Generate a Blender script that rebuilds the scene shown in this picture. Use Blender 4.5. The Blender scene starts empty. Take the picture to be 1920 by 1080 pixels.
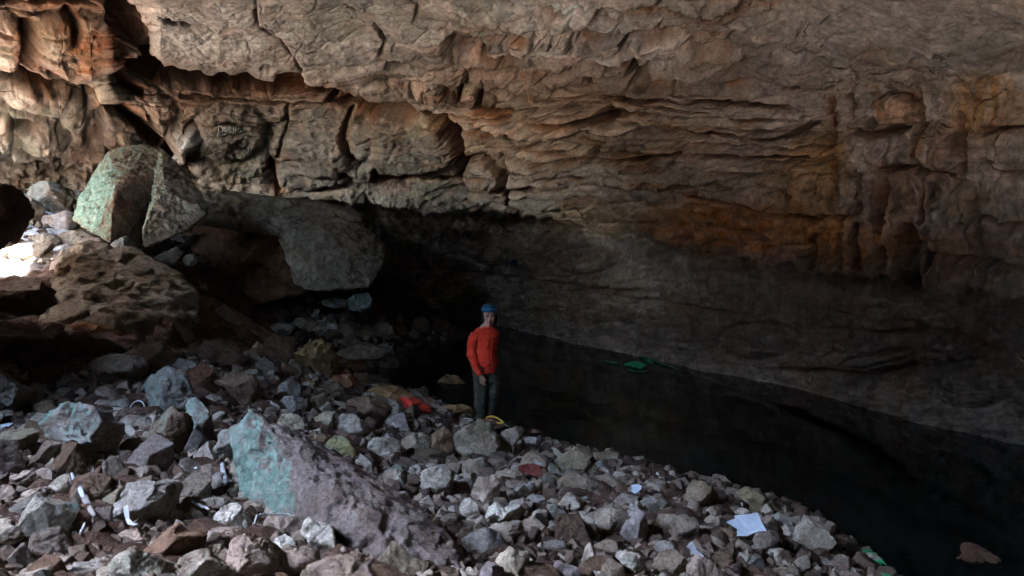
import bpy, bmesh, math, random
import numpy as np
from mathutils import Vector, Matrix
from mathutils.bvhtree import BVHTree

# ------------------------------------------------------------------ basics
scene = bpy.context.scene
COL = scene.collection
F = 1920 * 26.0 / 36.0              # focal length in photo pixels
EYE = np.array([0.0, 0.0, 2.65])    # the eye, 2.65 m above the pool
PITCH = math.atan(90 / F)           # looking a little down
CP, SP = math.cos(PITCH), math.sin(PITCH)


def ray(u, v):
    """world direction (scaled to Y = 1) that is seen at photo pixel u, v"""
    x, y = (u - 960) / F, (540 - v) / F
    d = np.array([x, CP + y * SP, -SP + y * CP])
    return d / d[1]


def at(u, v, Y):
    return EYE + ray(u, v) * Y


def project(P):
    """photo pixel of world points"""
    Q = P - EYE
    fwd = Q[..., 1] * CP - Q[..., 2] * SP
    up = Q[..., 1] * SP + Q[..., 2] * CP
    fwd = np.where(np.abs(fwd) < 1e-3, 1e-3, fwd)
    return 960 + F * Q[..., 0] / fwd, 540 - F * up / fwd


# ------------------------------------------------------------------ noise
def _hash(i, j, k, seed):
    h = (i.astype(np.int64) * 374761393 + j.astype(np.int64) * 668265263 + k.astype(np.int64) * 2147483647 + seed * 974634777) & 0xFFFFFFFF
    h = ((h ^ (h >> 13)) * 1274126177) & 0xFFFFFFFF
    h = ((h ^ (h >> 16)) * 2246822519) & 0xFFFFFFFF
    return ((h ^ (h >> 15)) & 0xFFFFFF) / float(0x7FFFFF) - 1.0


def vnoise(P, seed=0):
    fl = np.floor(P)
    f = P - fl
    i, j, k = fl[:, 0].astype(np.int64), fl[:, 1].astype(np.int64), fl[:, 2].astype(np.int64)
    w = f * f * f * (f * (f * 6 - 15) + 10)
    out = np.zeros(len(P))
    for a in (0, 1):
        wa = w[:, 0] if a else 1 - w[:, 0]
        for b in (0, 1):
            wb = w[:, 1] if b else 1 - w[:, 1]
            for c in (0, 1):
                wc = w[:, 2] if c else 1 - w[:, 2]
                out += wa * wb * wc * _hash(i + a, j + b, k + c, seed)
    return out


def fbm(P, octv=4, seed=0, gain=.5, ridge=False):
    out, amp, tot = np.zeros(len(P)), 1.0, 0.0
    Q = P.copy()
    for o in range(octv):
        n = vnoise(Q, seed + o * 17)
        if ridge:
            n = 1 - 2 * np.abs(n)
        out += amp * n
        tot += amp
        amp *= gain
        Q = Q * 2.03 + 11.3
    return out / tot


def noise1(x, seed=0):
    z = np.zeros_like(x)
    return vnoise(np.stack([x, z + seed * 3.7 + .5, z + .5], 1), seed)


def voronoi2(x, y, seed=0):
    """distance to nearest and second-nearest cell point, and a random number of the nearest cell"""
    ci, cj = np.floor(x).astype(np.int64), np.floor(y).astype(np.int64)
    f1 = np.full(len(x), 9.0)
    f2 = np.full(len(x), 9.0)
    idv = np.zeros(len(x))
    zero = np.zeros_like(ci)
    for a in (-1, 0, 1):
        for b in (-1, 0, 1):
            px = ci + a + .5 + .42 * _hash(ci + a, cj + b, zero, seed)
            py = cj + b + .5 + .42 * _hash(ci + a, cj + b, zero + 1, seed)
            d = np.hypot(px - x, py - y)
            r = _hash(ci + a, cj + b, zero + 2, seed)
            near = d < f1
            f2 = np.where(near, f1, np.minimum(f2, d))
            idv = np.where(near, r, idv)
            f1 = np.where(near, d, f1)
    return f1, f2, idv


def sstep(a, b, x):
    t = np.clip((x - a) / (b - a), 0, 1)
    return t * t * (3 - 2 * t)


# ------------------------------------------------------------------ objects
def tag(o, label=None, cat=None, group=None, kind=None):
    if label: o['label'] = label
    if cat: o['category'] = cat
    if group: o['group'] = group
    if kind: o['kind'] = kind
    return o


def mesh_from(name, V, Fc, smooth=True):
    me = bpy.data.meshes.new(name)
    V = np.asarray(V, dtype=np.float32)
    if isinstance(Fc, np.ndarray):
        n, k = Fc.shape
        me.vertices.add(len(V))
        me.vertices.foreach_set('co', V.ravel())
        me.loops.add(n * k)
        me.loops.foreach_set('vertex_index', Fc.astype(np.int32).ravel())
        me.polygons.add(n)
        me.polygons.foreach_set('loop_start', (np.arange(n) * k).astype(np.int32))
        me.update(calc_edges=True)
    else:
        me.from_pydata([tuple(map(float, v)) for v in V], [], Fc)
        me.update()
    me.polygons.foreach_set('use_smooth', np.full(len(me.polygons), smooth))
    return me


def link(name, me, mat=None, parent=None, loc=None):
    o = bpy.data.objects.new(name, me)
    COL.objects.link(o)
    if mat is not None and me is not None:
        me.materials.clear()
        me.materials.append(mat)
    if parent is not None:
        o.parent = parent
    if loc is not None:
        o.location = [float(c) for c in loc]
    return o


def set_attr(me, name, vals):
    a = me.attributes.new(name, 'FLOAT', 'POINT')
    a.data.foreach_set('value', np.asarray(vals, dtype=np.float32))


def set_color(me, name, rgb):
    a = me.color_attributes.new(name, 'FLOAT_COLOR', 'POINT')
    n = len(rgb)
    a.data.foreach_set('color', np.concatenate([rgb, np.ones((n, 1))], 1).astype(np.float32).ravel())


def grid_faces(nr, nc):
    i = np.arange(nr - 1)[:, None] * nc + np.arange(nc - 1)[None, :]
    i = i.ravel()
    return np.stack([i, i + 1, i + nc + 1, i + nc], 1)


# ------------------------------------------------------------------ materials
class NT:
    def __init__(self, name):
        self.m = bpy.data.materials.new(name)
        self.m.use_nodes = True
        self.t = self.m.node_tree
        self.b = self.t.nodes['Principled BSDF']
        self.b.inputs['Roughness'].default_value = .85
        self.b.inputs['Specular IOR Level'].default_value = .25

    def n(self, typ, **kw):
        x = self.t.nodes.new(typ)
        for k, v in kw.items():
            if k in x.inputs: x.inputs[k].default_value = v
            else: setattr(x, k, v)
        return x

    def l(self, a, b):
        self.t.links.new(a, b)

    def noise(self, vec, scale, detail=4, rough=.6):
        x = self.n('ShaderNodeTexNoise')
        x.inputs['Scale'].default_value = scale
        x.inputs['Detail'].default_value = detail
        x.inputs['Roughness'].default_value = rough
        self.l(vec, x.inputs['Vector'])
        return x.outputs['Fac']

    def ramp(self, fac, stops):
        x = self.n('ShaderNodeValToRGB')
        e = x.color_ramp.elements
        while len(e) < len(stops): e.new(.5)
        for s, (p, c) in zip(e, stops):
            s.position = p
            s.color = (c[0], c[1], c[2], 1) if len(c) >= 3 else (c[0],) * 3 + (1,)
        self.l(fac, x.inputs['Fac'])
        return x.outputs['Color']

    def mix(self, fac, a, b, mode='MIX'):
        x = self.n('ShaderNodeMix', data_type='RGBA', blend_type=mode)
        for s, v in ((x.inputs[0], fac), (x.inputs[6], a), (x.inputs[7], b)):
            if hasattr(v, 'links') or hasattr(v, 'is_output'): self.l(v, s)
            elif isinstance(v, (int, float)): s.default_value = v
            else: s.default_value = (*v, 1)
        return x.outputs[2]

    def bump(self, h, strength, dist, nrm=None):
        x = self.n('ShaderNodeBump')
        x.inputs['Strength'].default_value = strength
        x.inputs['Distance'].default_value = dist
        self.l(h, x.inputs['Height'])
        if nrm is not None: self.l(nrm, x.inputs['Normal'])
        return x.outputs['Normal']


def mat_wall():
    k = NT('cave limestone')
    tc = k.n('ShaderNodeTexCoord').outputs['Object']
    c = k.n('ShaderNodeVertexColor', layer_name='tint').outputs['Color']
    m1 = k.ramp(k.noise(tc, 3.2, 7, .68), [(.30, (.66,)), (.52, (1.0,)), (.72, (1.32,))])
    c = k.mix(1.0, c, m1, 'MULTIPLY')
    m2 = k.ramp(k.noise(tc, 14, 5, .7), [(.36, (.62,)), (.5, (1,)), (.66, (1.25,))])
    c = k.mix(.8, c, m2, 'MULTIPLY')
    sp = k.ramp(k.noise(tc, 1.1, 6, .7), [(.50, (0,)), (.62, (1,))])
    c = k.mix(.28, c, k.mix(sp, c, (.34, .17, .08)))
    # hairline joints that cut the rock into blocks
    wob = k.n('ShaderNodeTexNoise')
    wob.inputs['Scale'].default_value = 1.6
    wob.inputs['Detail'].default_value = 5
    k.l(tc, wob.inputs['Vector'])
    mp = k.n('ShaderNodeVectorMath', operation='MULTIPLY')
    k.l(tc, mp.inputs[0])
    mp.inputs[1].default_value = (1.0, 1.0, 2.6)
    ad = k.n('ShaderNodeVectorMath', operation='MULTIPLY_ADD')
    k.l(wob.outputs['Color'], ad.inputs[0])
    ad.inputs[1].default_value = (.9, .9, .9)
    k.l(mp.outputs[0], ad.inputs[2])
    vo = k.n('ShaderNodeTexVoronoi', feature='DISTANCE_TO_EDGE')
    vo.inputs['Scale'].default_value = .8
    k.l(ad.outputs[0], vo.inputs['Vector'])
    line = k.ramp(vo.outputs['Distance'], [(0, (0,)), (.035, (1,))])
    some = k.ramp(k.noise(tc, .8, 4, .6), [(.57, (1,)), (.66, (0,))])
    line = k.mix(some, line, (1, 1, 1))
    c = k.mix(1.0, c, k.mix(line, (.42, .32, .25), (1, 1, 1)), 'MULTIPLY')
    k.l(c, k.b.inputs['Base Color'])
    n0 = k.bump(line, .8, .05)
    n1 = k.bump(k.noise(tc, 9, 8, .72), .55, .045, n0)
    n2 = k.bump(k.noise(tc, 45, 5, .7), .7, .02, n1)
    k.l(n2, k.b.inputs['Normal'])
    k.b.inputs['Roughness'].default_value = .9
    k.b.inputs['Specular IOR Level'].default_value = .15
    return k.m


def mat_stone():
    """loose limestone: tint from the object's own colour, algae from a per-vertex growth value"""
    k = NT('loose limestone')
    tc = k.n('ShaderNodeTexCoord').outputs['Object']
    oi = k.n('ShaderNodeObjectInfo')
    add = k.n('ShaderNodeVectorMath', operation='ADD')
    k.l(tc, add.inputs[0])
    sc = k.n('ShaderNodeVectorMath', operation='SCALE')
    k.l(oi.outputs['Location'], sc.inputs[0])
    sc.inputs['Scale'].default_value = 3.1
    k.l(sc.outputs[0], add.inputs[1])
    p = add.outputs[0]
    m1 = k.ramp(k.noise(p, 7, 7, .7), [(.30, (.38, .33, .28)), (.48, (.85, .82, .78)), (.70, (1.35, 1.33, 1.3))])
    c = k.mix(1.0, oi.outputs['Color'], m1, 'MULTIPLY')
    m2 = k.ramp(k.noise(p, 42, 5, .75), [(.36, (.5,)), (.5, (1,)), (.66, (1.3,))])
    c = k.mix(.75, c, m2, 'MULTIPLY')
    dirt = k.ramp(k.noise(p, 2.6, 5, .6), [(.50, (0,)), (.66, (1,))])
    c = k.mix(k.mix(1.0, dirt, (.55, .55, .55), 'MULTIPLY'), c, (.17, .085, .05))
    al = k.n('ShaderNodeAttribute', attribute_name='algae').outputs['Fac']
    alc = k.ramp(k.noise(p, 12, 6, .7), [(.30, (.08, .16, .12)), (.48, (.17, .315, .24)), (.68, (.41, .51, .42))])
    thin = k.ramp(k.noise(p, 22, 6, .75), [(.36, (.22,)), (.56, (1,))])
    c = k.mix(k.mix(1.0, al, thin, 'MULTIPLY'), c, alc)
    k.l(c, k.b.inputs['Base Color'])
    n1 = k.bump(k.noise(p, 16, 8, .75), 1.0, .05)
    n2 = k.bump(k.noise(p, 75, 4, .7), .6, .010, n1)
    k.l(n2, k.b.inputs['Normal'])
    k.b.inputs['Roughness'].default_value = .88
    return k.m


def mat_ground():
    k = NT('cave floor dirt')
    tc = k.n('ShaderNodeTexCoord').outputs['Object']
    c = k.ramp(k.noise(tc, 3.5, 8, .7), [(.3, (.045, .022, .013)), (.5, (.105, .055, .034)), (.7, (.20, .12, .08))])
    # pale scree left, brown dirt inside; unseen floor behind paled to bounce sunlight
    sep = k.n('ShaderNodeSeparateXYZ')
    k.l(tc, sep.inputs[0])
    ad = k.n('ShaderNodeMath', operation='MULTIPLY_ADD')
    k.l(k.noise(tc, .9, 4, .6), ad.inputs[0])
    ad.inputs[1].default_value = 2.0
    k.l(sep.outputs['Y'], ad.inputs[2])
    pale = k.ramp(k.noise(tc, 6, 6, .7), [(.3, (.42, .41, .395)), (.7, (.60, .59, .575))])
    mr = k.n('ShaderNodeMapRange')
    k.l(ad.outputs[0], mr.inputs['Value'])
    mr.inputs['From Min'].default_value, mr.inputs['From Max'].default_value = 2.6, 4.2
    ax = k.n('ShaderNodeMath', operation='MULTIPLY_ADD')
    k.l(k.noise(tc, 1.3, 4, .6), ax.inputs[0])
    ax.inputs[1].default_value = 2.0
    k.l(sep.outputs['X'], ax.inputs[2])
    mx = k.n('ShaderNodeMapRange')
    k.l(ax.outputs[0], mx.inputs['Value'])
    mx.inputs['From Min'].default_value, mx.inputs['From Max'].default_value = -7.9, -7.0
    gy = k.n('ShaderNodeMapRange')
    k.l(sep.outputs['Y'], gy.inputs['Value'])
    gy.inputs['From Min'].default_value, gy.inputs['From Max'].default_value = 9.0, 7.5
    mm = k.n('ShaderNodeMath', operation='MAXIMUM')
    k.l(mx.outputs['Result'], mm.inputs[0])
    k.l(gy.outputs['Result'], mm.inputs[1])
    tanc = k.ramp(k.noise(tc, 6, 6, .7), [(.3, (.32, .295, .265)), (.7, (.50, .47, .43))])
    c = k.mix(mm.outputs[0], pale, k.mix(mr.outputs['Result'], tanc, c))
    m2 = k.ramp(k.noise(tc, 26, 5, .75), [(.36, (.5,)), (.5, (1,)), (.66, (1.5,))])
    c = k.mix(.85, c, m2, 'MULTIPLY')
    k.l(c, k.b.inputs['Base Color'])
    n1 = k.bump(k.noise(tc, 14, 8, .75), 1.0, .06)
    n2 = k.bump(k.noise(tc, 60, 4, .7), .6, .012, n1)
    k.l(n2, k.b.inputs['Normal'])
    return k.m


def mat_water():
    k = NT('dark pool water')
    tc = k.n('ShaderNodeTexCoord').outputs['Object']
    k.b.inputs['Base Color'].default_value = (.0025, .0055, .005, 1)
    k.b.inputs['Roughness'].default_value = .06
    k.b.inputs['IOR'].default_value = 1.33
    k.b.inputs['Specular IOR Level'].default_value = .5
    k.l(k.bump(k.noise(tc, 2.2, 3, .5), .10, .05), k.b.inputs['Normal'])
    return k.m


def mat_plain(name, rgb, rough=.8, scale=20, var=.35, bump=.2, bd=.004, spec=.25):
    k = NT(name)
    tc = k.n('ShaderNodeTexCoord').outputs['Object']
    lo = tuple(c * (1 - var) for c in rgb)
    hi = tuple(min(1, c * (1 + var)) for c in rgb)
    c = k.ramp(k.noise(tc, scale, 5, .6), [(.35, lo), (.65, hi)])
    k.l(c, k.b.inputs['Base Color'])
    if bump:
        k.l(k.bump(k.noise(tc, scale * 2.5, 4, .6), bump, bd), k.b.inputs['Normal'])
    k.b.inputs['Roughness'].default_value = rough
    k.b.inputs['Specular IOR Level'].default_value = spec
    return k.m


WALL, STONE, GROUND, WATER = mat_wall(), mat_stone(), mat_ground(), mat_water()
# ------------------------------------------------------------------ the floor of the cave
def ctrl(pts):
    return np.array([at(u, v, Y) for u, v, Y in pts])


GP = [  # photo pixel and distance of bare floor
    (0, 1080, 3.2), (250, 1080, 3.2), (500, 1080, 3.25), (700, 1080, 3.4), (900, 1080, 3.9), (1100, 1080, 4.3), (1300, 1080, 4.75),
    (1500, 1080, 5.4), (0, 900, 4.5), (250, 900, 4.5), (480, 900, 4.8), (60, 800, 5.8), (250, 790, 6.0), (0, 720, 7.0), (300, 680, 8.3),
    (500, 700, 8.8), (600, 745, 9.0), (700, 790, 8.7), (800, 790, 9.5), (880, 798, 9.7), (700, 860, 7.2), (800, 940, 6.1),
    (900, 900, 7.1), (960, 840, 8.9), (1100, 950, 6.3), (1300, 1000, 5.7), (1400, 960, 6.6), (1150, 870, 8.2), (1250, 905, 7.6),
    (60, 570, 10.8), (300, 620, 10.6), (200, 500, 12.6), (50, 510, 13.0), (100, 430, 15.0), (20, 350, 17.0), (300, 480, 14.5),
    (400, 560, 13.6), (520, 630, 15.5), (700, 625, 18.0), (560, 690, 11.2), (640, 640, 16.4), (850, 612, 20.5),
]
ZP = [  # photo pixel of the shore, where the floor meets the water level z = 0
    (640, 700), (700, 688), (760, 668), (810, 640), (870, 622), (700, 722), (780, 745), (860, 778), (950, 800), (1000, 832), (1120, 852),
    (1200, 872), (1300, 900), (1400, 925), (1480, 955), (1560, 995), (1610, 1040), (1660, 1075)]
C0 = [ctrl(GP)]
for u, v in ZP:
    r = ray(u, v)
    C0.append((EYE + r * (-2.65 / r[2]))[None])
C0.append(np.array([  # out of the picture: the pool bed, the floor behind the eye, the slope outside
    (2.2, 9.5, -.9), (4, 12, -1.6), (7, 9, -1.5), (4.5, 8, -1.2), (0.8, 13, -.8), (0, 17, -.8), (3, 17, -1.6), (9, 14, -1.5), (9, 4, -.7), (0, 22, -.9), (5, 24, -1.5),
    (6, 1.5, -.2), (12, 6, -1.2), (0, 2.2, 1.42), (-2, 2.4, 1.42), (-4, 2.6, 1.6), (2, 2.0, 1.3), (-5.5, 2.6, 1.75), (.7, 1.2, 1.42), (1.6, .2, 1.4), (2.4, -1.2, 1.3), (-1, .6, .75), (-3, .4, .75), (-1.5, -1, .45), (-4, -1.5, .45), (3.4, 1, .9), (0, -3, .5), (-4, -3.6, .55), (-6.5, -.8, .55), (-5.5, 1, .9), (-9.5, -1, 1.8), (-7, 4, 1.75), (-10, 4, 2.4),  # ridge and hollow behind the eye shaped to hold back bounced light
    (-12, -2, 2.5), (-9, -8, 2.3), (-8, 9, 2.0), (-13, 10, 2.8), (-13, 16, 3.8), (-15, 3, 2.8), (-10, 20, 4.0), (-5, 21, 2.0), (5, -7, .6), (-16, 20, 4.2), (-17, -8, 2.9), (-3, 24, 0.6), (10, -4, .6)], float))
C0 = np.concatenate(C0)


def _tps(P, z, lam=.02):
    n = len(P)
    r = np.hypot(P[:, None, 0] - P[None, :, 0], P[:, None, 1] - P[None, :, 1])
    K = np.where(r > 0, r * r * np.log(r + 1e-9), 0) + lam * np.eye(n) * 8
    A = np.zeros((n + 3, n + 3))
    A[:n, :n] = K
    A[:n, n] = 1
    A[:n, n + 1:] = P[:, :2]
    A[n:, :n] = A[:n, n:].T
    return np.linalg.solve(A, np.concatenate([z, [0, 0, 0]]))


TW = _tps(C0, C0[:, 2])


def floor_z(x, y):
    x, y = np.atleast_1d(np.asarray(x, float)), np.atleast_1d(np.asarray(y, float))
    xc, yc = np.clip(x, -17, 13), np.clip(y, -9, 25)
    out = np.zeros_like(xc)
    for i in range(0, len(xc), 20000):
        a, b = xc[i:i + 20000], yc[i:i + 20000]
        r = np.hypot(a[:, None] - C0[None, :, 0], b[:, None] - C0[None, :, 1])
        out[i:i + 20000] = np.where(r > 0, r * r * np.log(r + 1e-9), 0) @ TW[:-3] + TW[-3] + TW[-2] * a + TW[-1] * b
    return np.clip(out, -1.8, 4.6)


def floor_hit(u, v):
    """where the line of sight through a photo pixel meets the floor"""
    r = ray(u, v)
    Y = np.arange(2.4, 27, .02)
    P = EYE[None] + r[None] * Y[:, None]
    below = P[:, 2] < floor_z(P[:, 0], P[:, 1])
    return P[np.argmax(below)] if below.any() else P[-1]


def build_floor():
    def axis(lo, hi, step, far):
        core = np.arange(lo, hi, step)
        g, a = [], step
        p = hi
        while p < far:
            a *= 1.25
            p += a
            g.append(p)
        g = np.array(g)
        return np.concatenate([(lo - (g - hi))[::-1], core, g])
    xs, ys = axis(-10.5, 6.5, .06, 140), axis(2.2, 22.5, .06, 140)
    X, Y = np.meshgrid(xs, ys)
    X, Y = X.ravel(), Y.ravel()
    Z = floor_z(X, Y)
    P = np.stack([X, Y, Z], 1)
    big = fbm(P * np.array([.9, .9, .9]), 3, 5)
    f1, f2, idv = voronoi2(X * 4.2 + fbm(P * 3, 2, 3) * .5, Y * 4.2, 4)
    lump = (1 - np.clip(f1, 0, 1)) * .10 + idv * .04
    Z += big * .10 + lump + fbm(P * 7, 4, 9) * .045 - .06
    P[:, 2] = Z
    me = mesh_from('cave_floor', P, grid_faces(len(ys), len(xs)))
    return tag(link('cave_floor', me, GROUND), kind='structure')


FLOOR = build_floor()


def build_water():
    x0, x1, y0, y1 = -4.5, 15.0, 2.5, 30.0
    nx, ny = 40, 56
    X, Y = np.meshgrid(np.linspace(x0, x1, nx), np.linspace(y0, y1, ny))
    P = np.stack([X.ravel(), Y.ravel(), np.zeros(X.size)], 1)
    return tag(link('water', mesh_from('water', P, grid_faces(ny, nx)), WATER), kind='structure')


POOL = build_water()

# ------------------------------------------------------------------ walls and ceiling of the cave
K_U = np.array([-160, 0, 200, 380, 520, 700, 860, 1000, 1150, 1300, 1450, 1560, 1700, 1920, 2100], float)


def uline(pts):
    p = np.array(pts, float)
    return lambda u: np.interp(u, p[:, 0], p[:, 1])


lip_v = uline([(-160, 300), (0, 285), (60, 300), (110, 295), (160, 312), (240, 315), (300, 290), (345, 292), (380, 352), (430, 358), (500, 372), (600, 380), (650, 388),
               (690, 392), (740, 390), (790, 395), (850, 398), (905, 408), (960, 405), (1040, 415), (1080, 430), (1130, 440), (1165, 446), (1200, 443), (1260, 455), (1290, 460),
               (1320, 470), (1380, 475), (1430, 490), (1500, 495), (1530, 506), (1560, 510), (1620, 510), (1690, 515), (1720, 530), (1790, 535), (1920, 546), (2100, 560)])
lip_d = uline([(-160, 15.2), (0, 15.6), (200, 17.0), (380, 18.6), (520, 19.4), (700, 19.6), (860, 19.0), (1000, 17.4), (1150, 15.2), (1300, 13.2), (1450, 11.6), (1560, 10.6),
               (1700, 9.4), (1920, 8.1), (2100, 7.4)])
foot_v = uline([(-160, 470), (0, 470), (380, 560), (700, 585), (860, 598), (920, 608), (1000, 622), (1110, 650), (1300, 690), (1450, 718), (1560, 745), (1700, 785), (1920, 832), (2100, 872)])
foot_d_left = uline([(-160, 16.0), (0, 16.6), (200, 18.5), (380, 20.5), (520, 22), (700, 24.5)])
crease_v = uline([(-160, -30), (0, -25), (170, -15), (225, 20), (262, 112), (300, 142), (450, 152), (612, 172), (700, 195), (800, 190), (900, 190), (1000, 180), (1280, 158), (1400, 164), (1560, 165),
                  (1640, 160), (1740, 160), (1840, 140), (1920, 120), (2100, 90)])
crease_d = uline([(-160, 12.9), (0, 13.2), (200, 14.2), (262, 16.2), (380, 17.0), (520, 17.6), (700, 17.4), (860, 16.6), (1000, 15.0), (1150, 13.3), (1300, 11.8), (1450, 10.6), (1560, 9.8), (1700, 8.8),
                  (1920, 7.6), (2100, 7.0)])
top_v = uline([(-160, -140), (0, -140), (200, -110), (300, 0), (2100, 0)])
top_d = uline([(-160, 11.0), (0, 11.0), (200, 12.0), (300, 13.2), (380, 13.4), (700, 13.0), (1000, 11.8), (1300, 9.8), (1560, 8.2), (1920, 6.3), (2100, 5.7)])


def cav_lines(u):
    """feature lines of the cave's cross-section where the photo shows it: list of (N,3)"""
    def P(v, d):
        return np.array([at(a, b, c) for a, b, c in zip(u, v, d)])
    lv, ld = lip_v(u), lip_d(u)
    lip = P(lv, ld)
    fr = np.array([ray(a, b)[2] for a, b in zip(u, foot_v(u))])
    fd = np.where(u < 700, foot_d_left(u), np.minimum(-2.65 / np.minimum(fr, -.05), 24.5))
    foot = P(foot_v(u), fd)
    bed = foot.copy()
    bed[:, 2] = np.minimum(foot[:, 2], 0) - 1.6
    bed[:, 1] -= .6
    mid = P(foot_v(u) * .5 + lv * .5, fd * .86 + ld * .14 + .1)
    rec = P(lv - 14, fd * .72 + ld * .28)
    rec[:, 2] = lip[:, 2] + .35
    cr = P(crease_v(u), crease_d(u))
    face = lip * .86 + cr * .14
    face[:, 1] -= .05
    k1 = P(lv * .5 + crease_v(u) * .5, ld * .42 + crease_d(u) * .58)
    half = P(crease_v(u) * .45 + top_v(u) * .55, 1 / (.45 / crease_d(u) + .55 / top_d(u)))
    top = P(top_v(u), top_d(u))
    above = P(u * 0 - 330, top_d(u) * .55)
    above[:, 2] = top[:, 2] + .1
    over = P(u * 0, np.full_like(u, 2.0))
    over[:, 2] = top[:, 2] * .3 + 4.6
    return [bed, foot, mid, rec, lip, face, k1, cr, half, top, above, over]


# rows between successive lines
ROWS = [5, 90, 60, 16, 26, 46, 100, 110, 110, 100, 36, 6]
U_IN = np.concatenate([np.linspace(-85, -20, 30), np.linspace(-18, 1938, 940), np.linspace(1942, 2100, 40)])
L_IN = cav_lines(U_IN)
AZ_END = math.degrees(math.atan((2100 - 960) / F))
AZ_OUT = np.concatenate([np.linspace(AZ_END + 1, 90, 45), np.linspace(92, 296, 110)])


def out_lines(az):
    """the same lines to the right of and behind the eye"""
    t = sstep(AZ_END, 75, az)
    s, c = np.sin(np.radians(az)), np.cos(np.radians(az))
    g = np.interp(az, [AZ_END, 90, 150, 180, 236, 290], [-1.5, -.8, -.2, 0, .8, 1.2])
    far = np.interp(az, [40, 75, 120, 180, 220, 270, 296], [11, 8.6, 7.4, 7.2, 10, 10.5, 11])
    ztop = np.interp(az, [40, 90, 180, 296], [4.7, 5.0, 5.6, 7.4])
    spec = [(far, g), (far, g + 1.4), (far - .2, g + 2.3), (far - .3, ztop * 0 + 2.6), (far - .9, ztop * 0 + 2.4), (far - 1, ztop * .55), (far - 1.1, ztop * .72), (far - 1.5, ztop * .9),
            (far - 2.6, ztop * .97), (far * .55, ztop), (far * .42, ztop + .15), (far * .25, ztop + .4)]
    out = []
    for (r, z), Lk in zip(spec, L_IN):
        e = Lk[-1]
        re, ze = math.hypot(e[0], e[1]), e[2]
        rr, zz = re * (1 - t) + r * t, ze * (1 - t) + z * t
        if Lk is L_IN[-1]:
            rr = np.minimum(rr, 2.2)
        out.append(np.stack([rr * s, rr * c, zz], 1))
    return out


L_ALL = [np.concatenate([a, b]) for a, b in zip(L_IN, out_lines(AZ_OUT))]
U_ALL = np.concatenate([U_IN, 2100 + (AZ_OUT - AZ_END) * 22])
rows = []
for k in range(len(L_ALL) - 1):
    a, b = L_ALL[k], L_ALL[k + 1]
    n = ROWS[k]
    for i in range(n):
        rows.append(a + (b - a) * (i / n))
rows.append(L_ALL[-1])
BASE = np.stack(rows)                        # rows x columns x 3
NR, NC = BASE.shape[:2]
for it in range(3):                           # take the creases off the loft, not off the lip
    sm = BASE.copy()
    sm[1:-1] = BASE[1:-1] * .5 + BASE[:-2] * .25 + BASE[2:] * .25
    BASE = sm
dr, dc = np.gradient(BASE, axis=0), np.gradient(BASE, axis=1)
NRM = np.cross(dr, dc)
NRM /= np.linalg.norm(NRM, axis=2, keepdims=True) + 1e-9
cen = np.array([2.0, 8.0, 2.5])
flip = np.sum(NRM * (cen - BASE), axis=2, keepdims=True)
flip = np.where(flip < 0, -1.0, 1.0)
# one orientation over the whole sheet
NRM *= np.sign(np.median(flip))
for it in range(6):
    NRM[1:-1] = NRM[1:-1] * .5 + NRM[:-2] * .25 + NRM[2:] * .25
    NRM[:, 1:-1] = NRM[:, 1:-1] * .5 + NRM[:, :-2] * .25 + NRM[:, 2:] * .25
NRM /= np.linalg.norm(NRM, axis=2, keepdims=True) + 1e-9

PB = BASE.reshape(-1, 3)
UU = np.broadcast_to(U_ALL[None], (NR, NC)).reshape(-1).copy()
_, VV = project(PB)
azv = np.degrees(np.arctan2(PB[:, 0], PB[:, 1]))
VV = np.where((UU > 2100), 450 - (PB[:, 2] - 2.65) * 150, VV)
VV = np.clip(VV, -900, 1300)
SC = np.clip(np.hypot(PB[:, 0], PB[:, 1]) / 15.0, .35, 1.6)      # relief keeps pace with the size of the blocks
rowid = np.repeat(np.arange(NR), NC)
rlip = sum(ROWS[:4])
below = rowid < rlip + ROWS[4] * .4 - 12

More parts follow.
